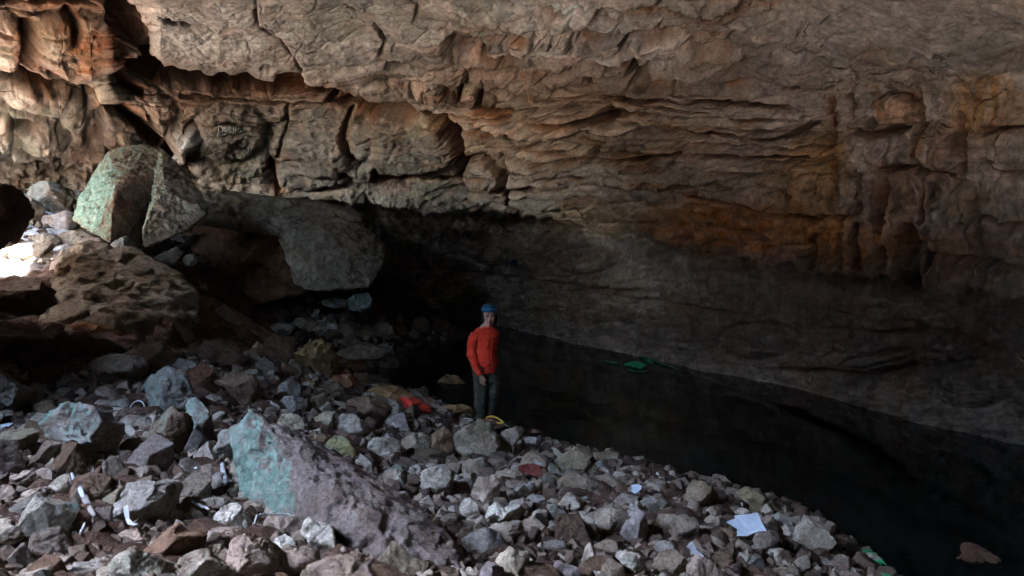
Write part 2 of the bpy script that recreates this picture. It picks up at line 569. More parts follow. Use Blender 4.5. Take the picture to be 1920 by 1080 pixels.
# cracks of the photo: points, half-width in pixels, depth (m), step (m; upper side stands out)
CR = [
    ([(262, 112), (300, 142), (380, 150), (450, 153), (560, 155), (612, 170), (650, 196), (700, 214), (760, 218)], 9, .9, .12),
    ([(20, 136), (80, 155), (160, 168), (230, 200), (300, 268), (345, 300)], 7, .35, .10),
    ([(205, 0), (236, 30), (262, 80), (266, 112)], 7, .3, -.05),
    ([(340, 178), (390, 182), (460, 188), (545, 192), (612, 198)], 2.5, .25, .08),
    ([(612, 170), (616, 198), (640, 204)], 4, .35, 0),
    ([(480, 30), (482, 52), (500, 66), (525, 80), (555, 110), (570, 130)], 2.2, .2, .06),
    ([(415, 68), (440, 66), (470, 66)], 1.5, .1, 0), ([(480, 0), (482, 30)], 1.2, .1, 0),
    ([(510, 308), (515, 332), (526, 356)], 3, .3, 0),
    ([(640, 330), (690, 332), (750, 330), (800, 322), (850, 310)], 3, .2, .12),
    ([(690, 345), (760, 342), (800, 345), (870, 341), (886, 351), (930, 353), (1010, 351)], 3, .4, .12),
    ([(800, 214), (830, 236), (858, 262), (866, 290), (858, 318), (868, 345)], 5, .5, .05),
    ([(800, 214), (860, 220), (895, 225), (905, 250), (922, 258)], 3, .35, .1),
    ([(895, 202), (930, 208), (962, 213)], 5, .55, .1), ([(995, 220), (1030, 226), (1080, 228), (1125, 222), (1165, 213)], 4, .45, .14),
    ([(938, 268), (960, 272), (992, 276), (1030, 286), (1060, 297), (1108, 302), (1180, 300), (1240, 292), (1290, 285)], 3.5, .45, .2),
    ([(1290, 290), (1400, 296), (1530, 291)], 2.5, .3, .12),
    ([(1280, 244), (1350, 250), (1420, 262), (1462, 260), (1500, 242), (1530, 228)], 2.5, .3, .14),
    ([(1300, 186), (1350, 191), (1400, 196), (1475, 201)], 2.8, .3, .14),
    ([(1130, 170), (1200, 192), (1280, 205), (1330, 214)], 2.5, .25, .12),
    ([(915, 296), (945, 320), (953, 346)], 2.2, .25, 0), ([(948, 355), (957, 385), (970, 402)], 2.6, .35, 0),
    ([(870, 300), (900, 290), (915, 296)], 2, .2, .05), ([(870, 318), (872, 342)], 2.5, .3, 0),
    ([(790, 390), (830, 370), (870, 352)], 1.6, .12, 0), ([(900, 405), (892, 385), (870, 378)], 1.4, .12, 0),
    ([(918, 98), (960, 105), (992, 116), (1050, 113), (1120, 110), (1142, 121), (1170, 118), (1205, 104)], 3.5, .35, .12),
    ([(1020, 26), (1030, 40), (1052, 49), (1086, 49), (1115, 34), (1124, 20)], 2.5, .22, .04),
    ([(1082, 48), (1088, 64), (1112, 85), (1132, 92)], 2.5, .22, 0), ([(1172, 90), (1172, 74), (1186, 64), (1250, 62), (1300, 68)], 3, .3, .08),
    ([(965, 62), (1000, 56), (1030, 62)], 2, .15, .04), ([(1000, 56), (1003, 84), (990, 100)], 2, .15, 0), ([(1120, 18), (1140, 38), (1160, 42)], 2.5, .2, 0),
    ([(1200, 22), (1230, 16), (1232, 0)], 2, .15, 0), ([(1386, 20), (1390, 0)], 2, .2, 0), ([(1300, 40), (1360, 40), (1392, 22), (1440, 14), (1460, 0)], 4, .4, .22),
    ([(1310, 68), (1340, 80), (1370, 100)], 3, .2, .1), ([(830, 62), (880, 62), (908, 78), (908, 100)], 3, .3, .08), ([(905, 112), (930, 120), (965, 120)], 5, .45, .1),
    ([(940, 160), (990, 180), (1010, 186), (1075, 190), (1125, 194)], 2.5, .22, .08), ([(640, 150), (700, 142), (740, 150), (790, 152)], 2, .15, .06),
    ([(865, 160), (862, 178), (880, 196), (900, 192), (902, 172)], 2.2, .22, .03), ([(1100, 150), (1135, 172), (1150, 196), (1132, 208)], 3, .3, .05),
    ([(1560, 188), (1562, 230), (1560, 272)], 4, .35, 0), ([(1600, 246), (1640, 250), (1690, 238)], 4, .35, .14), ([(1714, 238), (1718, 275), (1722, 316)], 6, .5, 0),
    ([(1636, 170), (1640, 235)], 3, .25, 0), ([(1720, 170), (1724, 230)], 3, .25, 0), ([(1804, 215), (1806, 320)], 4, .3, 0),
    ([(1652, 318), (1690, 314), (1728, 318), (1790, 330)], 4, .3, .12), ([(1652, 322), (1648, 370), (1652, 415)], 4.5, .35, 0), ([(1726, 330), (1724, 415)], 3, .25, 0),
    ([(1700, 440), (1708, 480), (1712, 530)], 9, .6, 0), ([(1527, 440), (1526, 496)], 3, .3, 0), ([(1280, 364), (1340, 376), (1400, 388), (1462, 402), (1530, 406)], 3, .35, .18),
    ([(1550, 402), (1600, 408)], 3, .25, .08), ([(1860, 240), (1900, 236), (1930, 238)], 3, .3, .1), ([(1740, 470), (1800, 480), (1860, 490), (1930, 500)], 3, .25, .1),
    ([(1560, 290), (1568, 320), (1560, 380)], 2.5, .18, 0), ([(1610, 320), (1614, 400)], 2.5, .16, 0), ([(48, 48), (54, 80), (46, 122)], 7, .35, 0), ([(128, 28), (142, 44), (140, 68)], 6, .25, 0),
    ([(0, 8), (60, 2), (130, 2), (205, 6)], 5, .4, .1), ([(225, 112), (228, 152), (262, 170), (290, 158)], 4, .4, .05), ([(155, 164), (200, 190), (232, 190)], 3, .3, .1),
    ([(838, 478), (880, 484), (925, 497), (960, 494)], 2, .16, .04), ([(925, 497), (918, 510), (850, 512)], 2, .16, .04), ([(1480, 690), (1560, 694), (1640, 700), (1720, 680)], 3, .2, .12),
    ([(1700, 600), (1760, 618), (1850, 642)], 3, .25, .1), ([(1690, 695), (1692, 790)], 3, .18, 0), ([(1540, 610), (1640, 622), (1760, 618)], 2, .12, .06), ([(1210, 560), (1330, 580), (1450, 600)], 2, .12, .05),
    ([(1000, 520), (1090, 540), (1200, 545)], 2, .12, .05),
    ([(1250, 356), (1275, 346), (1300, 347), (1316, 361)], 1.8, .15, .04), ([(965, 320), (986, 323)], 1.5, .1, .02), ([(1186, 294), (1190, 306)], 2, .15, 0), ([(1203, 304), (1205, 316)], 2, .15, 0),
    ([(1225, 228), (1236, 233), (1250, 241), (1270, 243), (1286, 237)], 2.4, .25, .08), ([(1296, 240), (1320, 250)], 2, .2, .05), ([(925, 243), (950, 250), (962, 246), (980, 250)], 2, .2, .06),
    ([(1118, 278), (1116, 290)], 3, .25, 0), ([(1280, 122), (1330, 118), (1380, 128)], 2, .15, .06), ([(700, 60), (720, 84), (712, 110)], 1.6, .12, 0), ([(640, 20), (668, 40), (700, 44)], 1.6, .12, .03),
    ([(760, 0), (780, 24), (776, 46)], 1.6, .12, 0), ([(850, 20), (880, 36), (930, 40), (960, 34)], 2, .15, .05), ([(910, 52), (960, 62), (1010, 58)], 2, .15, .05), ([(960, 84), (1000, 92), (1030, 86)], 2.4, .2, .08),
    ([(1036, 60), (1040, 92)], 2, .15, 0), ([(1075, 62), (1070, 92)], 2, .15, 0), ([(1240, 96), (1290, 90), (1320, 100)], 2.4, .2, .06), ([(300, 40), (360, 60), (410, 58)], 1.4, .08, 0),
    ([(350, 232), (420, 226), (480, 236), (560, 228)], 1.6, .10, .03), ([(540, 190), (536, 240), (520, 300)], 1.6, .12, 0), ([(650, 216), (642, 260), (660, 300)], 2.4, .2, 0), ([(1340, 320), (1400, 330), (1460, 322)], 2, .15, .06),
    ([(1330, 420), (1390, 432), (1450, 446)], 2, .15, .05), ([(1590, 180), (1596, 240)], 2.4, .2, 0), ([(1610, 420), (1616, 500)], 2.4, .2, 0), ([(1580, 440), (1584, 500)], 2, .15, 0), ([(1650, 430), (1656, 500)], 2.4, .2, 0),
    ([(1850, 300), (1900, 320), (1930, 318)], 3, .25, .1), ([(1840, 400), (1880, 420), (1930, 415)], 3, .25, .1),
]
# hollows (-) and standing stones (+): centre, radii, tilt (deg), height (m), edge softness
BL = [
    (742, 129, 22, 8, 3, -.9, .6), (868, 95, 42, 32, 0, -.35, .5), (1197, 146, 20, 30, -25, -1.0, .7), (505, 120, 16, 5, 0, -.25, .6), (75, 158, 60, 10, 8, -.4, .6), (42, 232, 20, 18, 0, -.4, .6),
    (1072, 28, 50, 21, 0, .16, .35), (1062, 209, 70, 13, 2, .30, .35), (805, 166, 32, 18, 5, .18, .4), (884, 175, 17, 14, 0, .16, .4), (1236, 80, 48, 13, 0, .14, .35), (1160, 208, 28, 9, 5, -.5, .6),
    (760, 272, 100, 54, 4, .28, .4), (910, 322, 42, 30, 20, .20, .35), (690, 318, 16, 13, 0, .22, .5), (600, 270, 90, 55, 0, .16, .5), (430, 250, 70, 55, 0, .12, .6), (580, 335, 70, 28, 6, .16, .5),
    (150, 85, 92, 56, 6, .26, .35), (240, 82, 26, 28, 0, .14, .4), (15, 80, 36, 48, 0, .20, .4), (258, 152, 32, 18, 0, .35, .5), (205, 172, 28, 16, 8, .25, .5),
    (85, 185, 78, 26, 8, .28, .6), (140, 215, 24, 34, 20, .18, .7), (85, 262, 46, 32, 0, .26, .7), (10, 250, 18, 40, 0, .2, .6), (235, 240, 46, 48, 0, .22, .7), (285, 205, 42, 34, 10, .2, .7),
    (345, 262, 32, 34, 0, .45, .4), (180, 250, 26, 46, 10, -.28, .8), (1680, 202, 40, 32, 0, .22, .3), (1760, 272, 36, 46, 0, .26, .35), (1688, 366, 34, 46, 0, -.22, .4), (1762, 366, 30, 42, 0, -.35, .5),
    (1808, 380, 28, 40, 0, .22, .35), (1620, 205, 24, 40, 0, -.2, .6), (1660, 280, 36, 34, 0, .14, .4), (1510, 280, 50, 28, 0, .12, .5), (1730, 480, 16, 44, 0, -.5, .7), (1500, 350, 26, 44, 0, .14, .6),
    (1100, 250, 160, 22, 3, .14, .4), (1180, 330, 150, 26, 3, .12, .4), (1000, 375, 100, 20, 2, .14, .4), (860, 380, 60, 14, 0, .14, .4), (1240, 490, 40, 32, 0, -.4, .7), (980, 80, 34, 14, 0, .12, .4),
    (1050, 78, 26, 17, 0, .14, .4), (1110, 128, 40, 10, -10, .12, .4), (1180, 120, 36, 9, -8, .12, .4), (960, 250, 60, 18, 4, .10, .4), (1330, 110, 60, 20, 0, .10, .5),
    (1090, 490, 50, 22, 0, .10, .5), (990, 490, 30, 18, 0, .08, .5), (1650, 670, 60, 12, -12, .14, .5), (1820, 720, 80, 40, 0, .16, .6), (1420, 640, 70, 30, 0, .12, .6),
]


def seg_dist(u, v, pts):
    """distance to a polyline, and on which side (above negative)"""
    best = np.full(len(u), 1e9)
    side = np.zeros(len(u))
    for (a, b), (c, d) in zip(pts[:-1], pts[1:]):
        ex, ey = c - a, d - b
        L2 = ex * ex + ey * ey + 1e-9
        t = np.clip(((u - a) * ex + (v - b) * ey) / L2, 0, 1)
        dx, dy = u - (a + t * ex), v - (b + t * ey)
        dd = np.hypot(dx, dy)
        cr = (ex * dy - ey * dx) * (1 if ex >= 0 else -1)
        near = dd < best
        side = np.where(near, np.sign(cr), side)
        best = np.where(near, dd, best)
    return best, side


def wall_relief():
    u0, v0 = UU, VV
    W1 = np.stack([u0 / 60, v0 / 40, u0 * 0 + 1.5], 1)
    wu = u0 + 16 * fbm(W1, 3, 31) + 4 * fbm(W1 * 5, 2, 32)
    wv = v0 + 10 * fbm(W1, 3, 33) + 2.6 * fbm(W1 * 5, 2, 34)
    D = np.zeros(len(u0))
    # where each kind of rock is
    inside = (u0 < 2150).astype(float)
    blocky = np.clip(np.exp(-(((u0 - 1080) / 360) ** 2 + ((v0 - 170) / 190) ** 4)) * 1.3, 0, 1)
    drape = sstep(1480, 1600, u0) * sstep(110, 190, v0) * (1 - sstep(500, 580, v0))
    flow = (1 - sstep(240, 360, u0)) * sstep(120, 180, v0)
    slab = np.exp(-(((u0 - 560) / 330) ** 4 + ((v0 - 60) / 95) ** 4))
    lower = below.astype(float)
    # broad swells and rough surface
    D += (.22 * fbm(PB * .42, 3, 1) + .10 * fbm(PB * 1.3, 3, 2) * (1 - .5 * slab)) * (1 - .45 * (1 - sstep(240, 330, u0)))
    # beds of limestone: uneven layers, each standing out or set back along its length
    tilt = wv - .05 * (wu - 900) * (u0 < 1500) + np.where(u0 > 2100, 0, 0)
    rng = np.random.RandomState(7)
    edges = np.cumsum(rng.uniform(13, 46, 90)) - 700
    idx = np.clip(np.searchsorted(edges, tilt) - 1, 0, len(edges) - 2)
    e0, e1 = edges[idx], edges[idx + 1]
    fr = np.clip((tilt - e0) / (e1 - e0), 0, 1)
    off = vnoise(np.stack([wu / 170 + idx * 7.31, idx * 3.3 + .5, wu * 0 + .5], 1), 12)
    prof = 1 - np.abs(2 * fr - 1) ** 5
    bed = off * .17 + (prof - 1) * .13 + (1 - fr) * .05
    wb = (.25 + .75 * blocky) * (1 - .75 * slab) * (1 - .65 * drape) * (1 - .7 * flow) * (1 - .6 * lower)
    panel = np.exp(-(((u0 - 610) / 250) ** 4 + ((v0 - 275) / 85) ** 4))
    wb *= 1 - .75 * panel
    rceil = np.exp(-(((u0 - 1640) / 300) ** 4 + ((v0 - 60) / 80) ** 4))
    wb *= 1 - .8 * rceil
    calm = np.clip(np.exp(-(((u0 - 1090) / 500) ** 4 + ((v0 - 210) / 250) ** 4)), 0, 1)      # here the photo's own stones and cracks are traced
    D += bed * wb * (1.5 - .95 * calm)
    gap = np.minimum(tilt - e0, e1 - tilt)
    jm = sstep(-.05, .25, noise1(wu / 90 + idx * 5.3, 14)) * np.clip(wb * 1.3, 0, 1) * (1 - .5 * rceil)
    joint = np.exp(-(gap / 1.7) ** 2) * jm
    D -= .16 * joint
    # blocks within the beds
    f1, f2, idv = voronoi2(wu / 74 + idx * .37, wv / 30, 3)
    D += (idv * .12 - .16 * (1 - sstep(.02, .14, f2 - f1))) * (1 - .6 * calm) * (1 - .5 * slab) * (.15 + .85 * blocky) * (1 - .8 * slab) * (1 - .6 * drape) * (1 - .7 * lower) * (1 - .6 * panel)
    vj = (1 - sstep(.0, .05, f2 - f1)) * sstep(.0, .3, noise1(wu / 60 + wv / 35, 15)) * np.clip(blocky * 1.2 + .25 * slab, 0, 1) * (1 - .8 * drape) * (1 - .8 * lower)
    D -= .10 * vj
    g1, g2, idg = voronoi2(wu / 26, wv / 15, 8)
    D += (1 - .45 * calm) * (idg * .03 - .04 * (1 - sstep(.02, .2, g2 - g1))) * (.25 + .75 * blocky) * (1 - .6 * lower) * (1 - .5 * slab)
    # curtains of flowstone: upright ribs
    Q = np.stack([wu / 15, wv / 110, u0 * 0 + .5], 1)
    D += drape * (.16 * fbm(Q, 4, 41) + .05 * fbm(Q * np.array([3, 1.5, 1]), 3, 42, ridge=True))
    Q = np.stack([wu / 12, wv / 90, u0 * 0 + .5], 1)
    D += flow * sstep(150, 220, v0) * .05 * fbm(Q, 3, 43)
    # the smooth roof slab: long shallow scallops
    Q = np.stack([(wu + 1.6 * wv) / 130, (wv - .25 * wu) / 30, u0 * 0 + .5], 1)
    D += (slab + rceil) * (.07 * fbm(Q, 4, 45) + .018 * fbm(Q * 4, 3, 46, ridge=True))
    D += lower * (.10 * fbm(PB * np.array([1.2, 1.2, 2.6]), 5, 48) + .05 * fbm(PB * 4, 3, 49, ridge=True))
    # pits and roughness everywhere
    D += .075 * fbm(PB * 2.8, 4, 50, ridge=True) * (1 - .75 * slab) * (1 - .6 * calm) * (1 - .5 * rceil) + .022 * fbm(PB * 9, 3, 51)
    D *= SC
    # the traced cracks and stones
    stain = np.zeros(len(u0))
    crack_shade = np.clip(joint * .8 + vj * .6, 0, .9)
    su, sv = u0 + 3 * fbm(W1 * 4, 2, 61), v0 + 2.4 * fbm(W1 * 4, 3, 62)
    for pts, w, dep, step in CR:
        p = np.array(pts, float)
        m = (u0 > p[:, 0].min() - 90) & (u0 < p[:, 0].max() + 90) & (v0 > p[:, 1].min() - 90) & (v0 < p[:, 1].max() + 90)
        i = np.nonzero(m)[0]
        dd, side = seg_dist(su[i], sv[i], pts)
        ww = w * (1 + .4 * noise1(u0[i] / 23, int(w * 7)))
        D[i] -= dep * np.exp(-(dd / np.maximum(ww * 1.35, 2.6)) ** 2) * SC[i] * 1.5
        D[i] += step * -side * np.exp(-dd / 34) * sstep(0, w + 1.5, dd) * SC[i] * .95
        crack_shade[i] = np.maximum(crack_shade[i], np.exp(-(dd / np.maximum(ww * 1.3, 2.4)) ** 2) * min(1, .35 + dep * 1.4))
        stain[i] = np.maximum(stain[i], np.exp(-(dd / (w * 2.0 + 4)) ** 2) * min(1, dep * 2.0))
    for cu, cv, ru, rv, an, h, soft in BL:
        m = (np.abs(u0 - cu) < max(ru, rv) * 2 + 10) & (np.abs(v0 - cv) < max(ru, rv) * 2 + 10)
        i = np.nonzero(m)[0]
        c, s = math.cos(math.radians(an)), math.sin(math.radians(an))
        x, y = su[i] - cu, sv[i] - cv
        q = np.sqrt(((x * c + y * s) / ru) ** 2 + ((-x * s + y * c) / rv) ** 2)
        b = 1 - sstep(1 - soft, 1 + .12, q)
        D[i] += h * b * SC[i] * (.8 if h > 0 else 1)
        if h > 0:
            D[i] -= .10 * np.exp(-((q - 1.1) / .12) ** 2) * SC[i]
    # ragged lip with small stone teeth
    lipw = np.exp(-((rowid - (rlip + 6)) / 14.0) ** 2)
    D += lipw * (.10 * noise1(wu / 14, 3) + .06 * noise1(wu / 5, 4)) * SC * (u0 > 640)
    seep = np.exp(-np.clip(tilt - e0, 0, None) / 7.0) * np.clip(wb * 1.4, 0, 1) * sstep(-.15, .35, noise1(wu / 55 + idx * 2.7, 16))
    return D, np.maximum(stain, seep * .8), dict(crack_shade=crack_shade, blocky=blocky, drape=drape, flow=flow, slab=slab, lower=lower, panel=panel, rceil=rceil, cell=idv * np.clip(blocky + .25, 0, 1) * (1 - .6 * lower), wu=wu, wv=wv, idx=idx)


DISP, STAIN, ZN = wall_relief()
PW = PB + NRM.reshape(-1, 3) * DISP[:, None]

# colours of the rock, with shade painted into its lower right foot: (centre u, v, radii, colour, strength)
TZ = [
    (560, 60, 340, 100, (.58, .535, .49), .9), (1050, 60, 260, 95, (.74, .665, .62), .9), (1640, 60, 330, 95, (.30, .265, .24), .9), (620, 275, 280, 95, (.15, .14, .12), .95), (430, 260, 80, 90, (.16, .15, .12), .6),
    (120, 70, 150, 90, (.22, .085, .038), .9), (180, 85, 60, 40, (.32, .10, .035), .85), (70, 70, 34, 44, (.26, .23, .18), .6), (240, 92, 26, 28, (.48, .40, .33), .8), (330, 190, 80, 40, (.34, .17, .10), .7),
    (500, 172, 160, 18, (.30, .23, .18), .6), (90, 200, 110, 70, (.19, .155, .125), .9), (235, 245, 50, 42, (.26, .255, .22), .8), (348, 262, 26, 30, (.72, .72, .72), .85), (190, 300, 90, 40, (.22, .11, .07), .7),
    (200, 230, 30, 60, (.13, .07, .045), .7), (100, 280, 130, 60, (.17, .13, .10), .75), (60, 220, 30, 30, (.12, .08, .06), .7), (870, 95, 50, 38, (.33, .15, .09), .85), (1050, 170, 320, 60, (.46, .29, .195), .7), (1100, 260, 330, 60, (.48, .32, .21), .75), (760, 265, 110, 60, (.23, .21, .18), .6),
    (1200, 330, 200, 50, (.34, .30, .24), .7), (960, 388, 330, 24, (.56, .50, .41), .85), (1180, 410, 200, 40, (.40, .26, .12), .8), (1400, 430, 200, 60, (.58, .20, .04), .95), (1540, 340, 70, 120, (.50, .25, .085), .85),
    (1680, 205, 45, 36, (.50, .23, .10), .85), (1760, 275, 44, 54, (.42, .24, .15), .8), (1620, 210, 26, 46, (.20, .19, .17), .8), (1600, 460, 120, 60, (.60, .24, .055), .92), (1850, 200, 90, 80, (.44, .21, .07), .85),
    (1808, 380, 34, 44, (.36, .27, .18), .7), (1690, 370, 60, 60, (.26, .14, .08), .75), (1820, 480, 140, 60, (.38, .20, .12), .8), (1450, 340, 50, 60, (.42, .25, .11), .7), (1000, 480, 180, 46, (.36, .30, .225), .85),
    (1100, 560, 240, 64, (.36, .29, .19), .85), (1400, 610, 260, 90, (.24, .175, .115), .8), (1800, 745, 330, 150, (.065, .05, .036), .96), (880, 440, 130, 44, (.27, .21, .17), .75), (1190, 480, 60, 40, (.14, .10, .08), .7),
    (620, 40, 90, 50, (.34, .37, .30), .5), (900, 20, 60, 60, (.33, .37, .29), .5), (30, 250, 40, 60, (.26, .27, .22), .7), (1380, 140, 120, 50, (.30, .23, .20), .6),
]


def wall_tint():
    n = len(UU)
    col = np.tile(np.array([.45, .365, .31]), (n, 1))
    j1 = fbm(np.stack([UU / 38, VV / 26, UU * 0 + .5], 1), 4, 71)
    j2 = fbm(np.stack([UU / 38, VV / 26, UU * 0 + 7.5], 1), 4, 72)
    strk = fbm(np.stack([ZN['wu'] / 9, ZN['wv'] / 70, UU * 0 + 2.5], 1), 4, 74)
    patch = fbm(np.stack([UU / 13, VV / 8, UU * 0 + 4.5], 1), 4, 73)
    fin = np.where(ZN['drape'] > .4, strk * 1.3, patch)
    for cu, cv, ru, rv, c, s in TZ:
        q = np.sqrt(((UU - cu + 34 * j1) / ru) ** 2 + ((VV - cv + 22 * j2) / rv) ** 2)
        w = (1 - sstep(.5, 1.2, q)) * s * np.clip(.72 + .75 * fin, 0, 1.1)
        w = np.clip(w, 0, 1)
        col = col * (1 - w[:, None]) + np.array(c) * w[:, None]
    # iron along the cracks, bed by bed
    rust = np.clip(STAIN * (.95 + 1.2 * j1), 0, .9)
    col = col * (1 - rust[:, None]) + np.array([.34, .125, .045]) * rust[:, None]
    bedc = _hash(ZN['idx'].astype(np.int64), ZN['idx'] * 0, ZN['idx'] * 0, 5)
    col *= (1 + .13 * bedc * (1 - ZN['slab']))[:, None]
    col *= (1 + .34 * ZN['cell'])[:, None]
    # streaks that ran down the curtains
    Q = np.stack([ZN['wu'] / 11, ZN['wv'] / 130, UU * 0 + .5], 1)
    st = fbm(Q, 4, 75)
    d = ZN['drape'] * sstep(.0, .45, st) * .7
    col = col * (1 - d[:, None]) + np.array([.10, .075, .055]) * d[:, None]
    d = ZN['drape'] * sstep(.1, .5, -st) * .45
    col = col * (1 - d[:, None]) + np.array([.52, .36, .20]) * d[:, None]
    # dark and pale patches
    sp = fbm(np.stack([UU / 20, VV / 11, UU * 0 + 3.5], 1), 4, 77)
    col *= (1 + .30 * np.clip(sp * 1.6, -1, 1))[:, None]
    gr = sstep(.15, .5, fbm(np.stack([UU / 60, VV / 40, UU * 0 + 9.5], 1), 4, 78)) * .30
    col = col * (1 - gr[:, None]) + np.array([.23, .25, .17]) * gr[:, None]
    damp_shade = ZN['lower'] * .20                      # lower wall's damp tone, deepened to paint in shade under the overhang
    col = col * (1 - damp_shade[:, None]) + np.array([.085, .085, .06]) * damp_shade[:, None]
    # shade of the deep cracks painted in as a dark soil tone
    d = ZN['crack_shade'] * .85
    col = col * (1 - d[:, None]) + np.array([.035, .022, .016]) * d[:, None]
    # iron in the rock warms all of it a little
    col *= np.array([1.02, .99, .96])
    return np.clip(col, .01, .85)


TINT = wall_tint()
rsplit = sum(ROWS[:7])                         # the crease between wall and ceiling


HOLE = (-8.2, .0, 2.5, 3.2)


def sheet(name, r0, r1):
    a, b = r0 * NC, r1 * NC
    Fc = grid_faces(r1 - r0, NC)
    if name == 'cave_ceiling':                 # the ceiling is broken through under the hole in the roof
        x, y = PW[a:b, 0], PW[a:b, 1]
        open_ = ((x - HOLE[0]) / (HOLE[2] + .7)) ** 2 + ((y - HOLE[1]) / (HOLE[3] + .7)) ** 2 < 1
        Fc = Fc[~open_[Fc].any(axis=1)]
    me = mesh_from(name, PW[a:b], Fc)
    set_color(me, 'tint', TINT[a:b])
    return link(name, me, WALL)


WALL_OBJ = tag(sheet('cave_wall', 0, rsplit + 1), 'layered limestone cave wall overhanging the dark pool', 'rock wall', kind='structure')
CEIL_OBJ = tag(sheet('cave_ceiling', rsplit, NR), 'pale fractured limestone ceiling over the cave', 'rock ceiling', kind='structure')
WALL_BVH = BVHTree.FromPolygons([tuple(p) for p in PW.astype(float)], [tuple(f) for f in grid_faces(NR, NC).tolist()])


def wall_hit(u, v):
    r = Vector(ray(u, v)).normalized()
    h = WALL_BVH.ray_cast(Vector(EYE), r)
    return h[0], h[1]


def build_roof():
    """the rock over the whole cave; open to the sky only in a hole behind the eye and beyond the mouth on the left"""
    xs, ys = np.arange(-25, 18.1, .35), np.arange(-14, 36.1, .35)
    X, Y = np.meshgrid(xs, ys)
    P = np.stack([X.ravel(), Y.ravel(), np.zeros(X.size)], 1)
    wob = .9 * fbm(P * .6, 3, 81)
    P[:, 2] = 7.5 + .35 * fbm(P * .5, 4, 82)
    x, y = P[:, 0] + wob, P[:, 1] + wob
    hx, hy, hrx, hry = HOLE
    hole = ((x - hx) / hrx) ** 2 + ((y - hy) / hry) ** 2 < 1
    mouth = (y > 10.8) & (y < 14.5) & (x < ROOF_L) & (x > -12.7)
    keep = ~(hole | mouth)
    Fc = grid_faces(len(ys), len(xs))
    Fc = Fc[keep[Fc].all(axis=1)]
    me = mesh_from('cave_roof', P, Fc)
    set_color(me, 'tint', np.tile(np.array([.33, .28, .22]), (len(P), 1)))
    return tag(link('cave_roof', me, WALL), kind='structure')


ROOF_L = -10.3
ROOF = build_roof()
EXPOSURE = 6.3
# ------------------------------------------------------------------ loose rock
def normals_of(V, Fc):
    n = np.zeros_like(V)
    fn = np.cross(V[Fc[:, 1]] - V[Fc[:, 0]], V[Fc[:, 2]] - V[Fc[:, 0]])
    for k in range(Fc.shape[1]):
        np.add.at(n, Fc[:, k], fn)
    return n / (np.linalg.norm(n, axis=1, keepdims=True) + 1e-12)


_CORE = {}


def fine(bm, lim):
    """split edges until none is longer than lim"""
    for _ in range(14):
        long = [e for e in bm.edges if e.calc_length() > lim]
        if not long:
            break
        bmesh.ops.subdivide_edges(bm, edges=long, cuts=1)
        bmesh.ops.triangulate(bm, faces=[f for f in bm.faces if len(f.verts) > 3])


def core(k, sub, planes):
    """a block broken along random planes, as a fine mesh with crisp edges"""
    key = (k, sub, planes)
    if key not in _CORE:
        rs = np.random.RandomState(k * 31 + planes)
        N, D = [], []
        base = np.linalg.qr(rs.normal(size=(3, 3)))[0]
        for i in range(3):                      # three pairs of roughly square faces, then corners knocked off
            for sgn in (-1, 1):
                n = base[i] * sgn + rs.normal(size=3) * .16
                N.append(n / np.linalg.norm(n))
                D.append(rs.uniform(.58, .82))
        for _ in range(planes):
            n = rs.normal(size=3)
            N.append(n / np.linalg.norm(n))
            D.append(rs.uniform(.70, 1.0))
        N, D = np.array(N), np.array(D)
        dual = bmesh.new()
        for n, d in zip(N, D):
            dual.verts.new(Vector(n / d))
        bmesh.ops.convex_hull(dual, input=dual.verts)
        pts = []
        for f in dual.faces:
            q = np.array([v.co[:] for v in f.verts[:3]])
            try:
                pts.append(np.linalg.solve(q, np.ones(3)))
            except np.linalg.LinAlgError:
                pass
        dual.free()
        bm = bmesh.new()
        for q in pts:
            bm.verts.new(Vector(q))
        bmesh.ops.remove_doubles(bm, verts=bm.verts, dist=.03)
        bmesh.ops.convex_hull(bm, input=bm.verts)
        bmesh.ops.delete(bm, geom=[v for v in bm.verts if not v.link_faces], context='VERTS')
        bmesh.ops.triangulate(bm, faces=bm.faces)
        fine(bm, {2: .8, 3: .34, 4: .16, 5: .09}[sub])
        bm.normal_update()
        V = np.array([v.co[:] for v in bm.verts])
        bm.verts.index_update()
        Fc = np.array([[v.index for v in f.verts] for f in bm.faces])
        bm.free()
        V -= (V.max(axis=0) + V.min(axis=0)) / 2
        _CORE[key] = (V / np.abs(V).max(axis=0), Fc)
    return _CORE[key]


def boulder(seed, sub=4, planes=9, rough=1.0, pits=1.0):
    rs = np.random.RandomState(seed)
    V, Fc = core(seed % (22 if sub < 5 else 9), sub, planes)
    V = V.copy()
    a = rs.uniform(0, 6.28)
    if seed % 2:
        V[:, 0] *= -1
        Fc = Fc[:, ::-1]
    o = rs.uniform(-50, 50, 3)
    n = normals_of(V, Fc)
    h = .06 * fbm(V * 1.6 + o, 3, seed % 97)
    if sub >= 3:
        h += .040 * fbm(V * 4.5 + o, 3, 3, ridge=True) * pits
    if sub >= 4:
        h += .022 * fbm(V * 11 + o, 2, 5) - .060 * sstep(.16, .42, fbm(V * 6.5 + o, 3, 8)) * pits
    V = V + n * (h * rough)[:, None]
    return V, Fc


LIGHT = np.array([-.78, -.45, .42])
LIGHT /= np.linalg.norm(LIGHT)


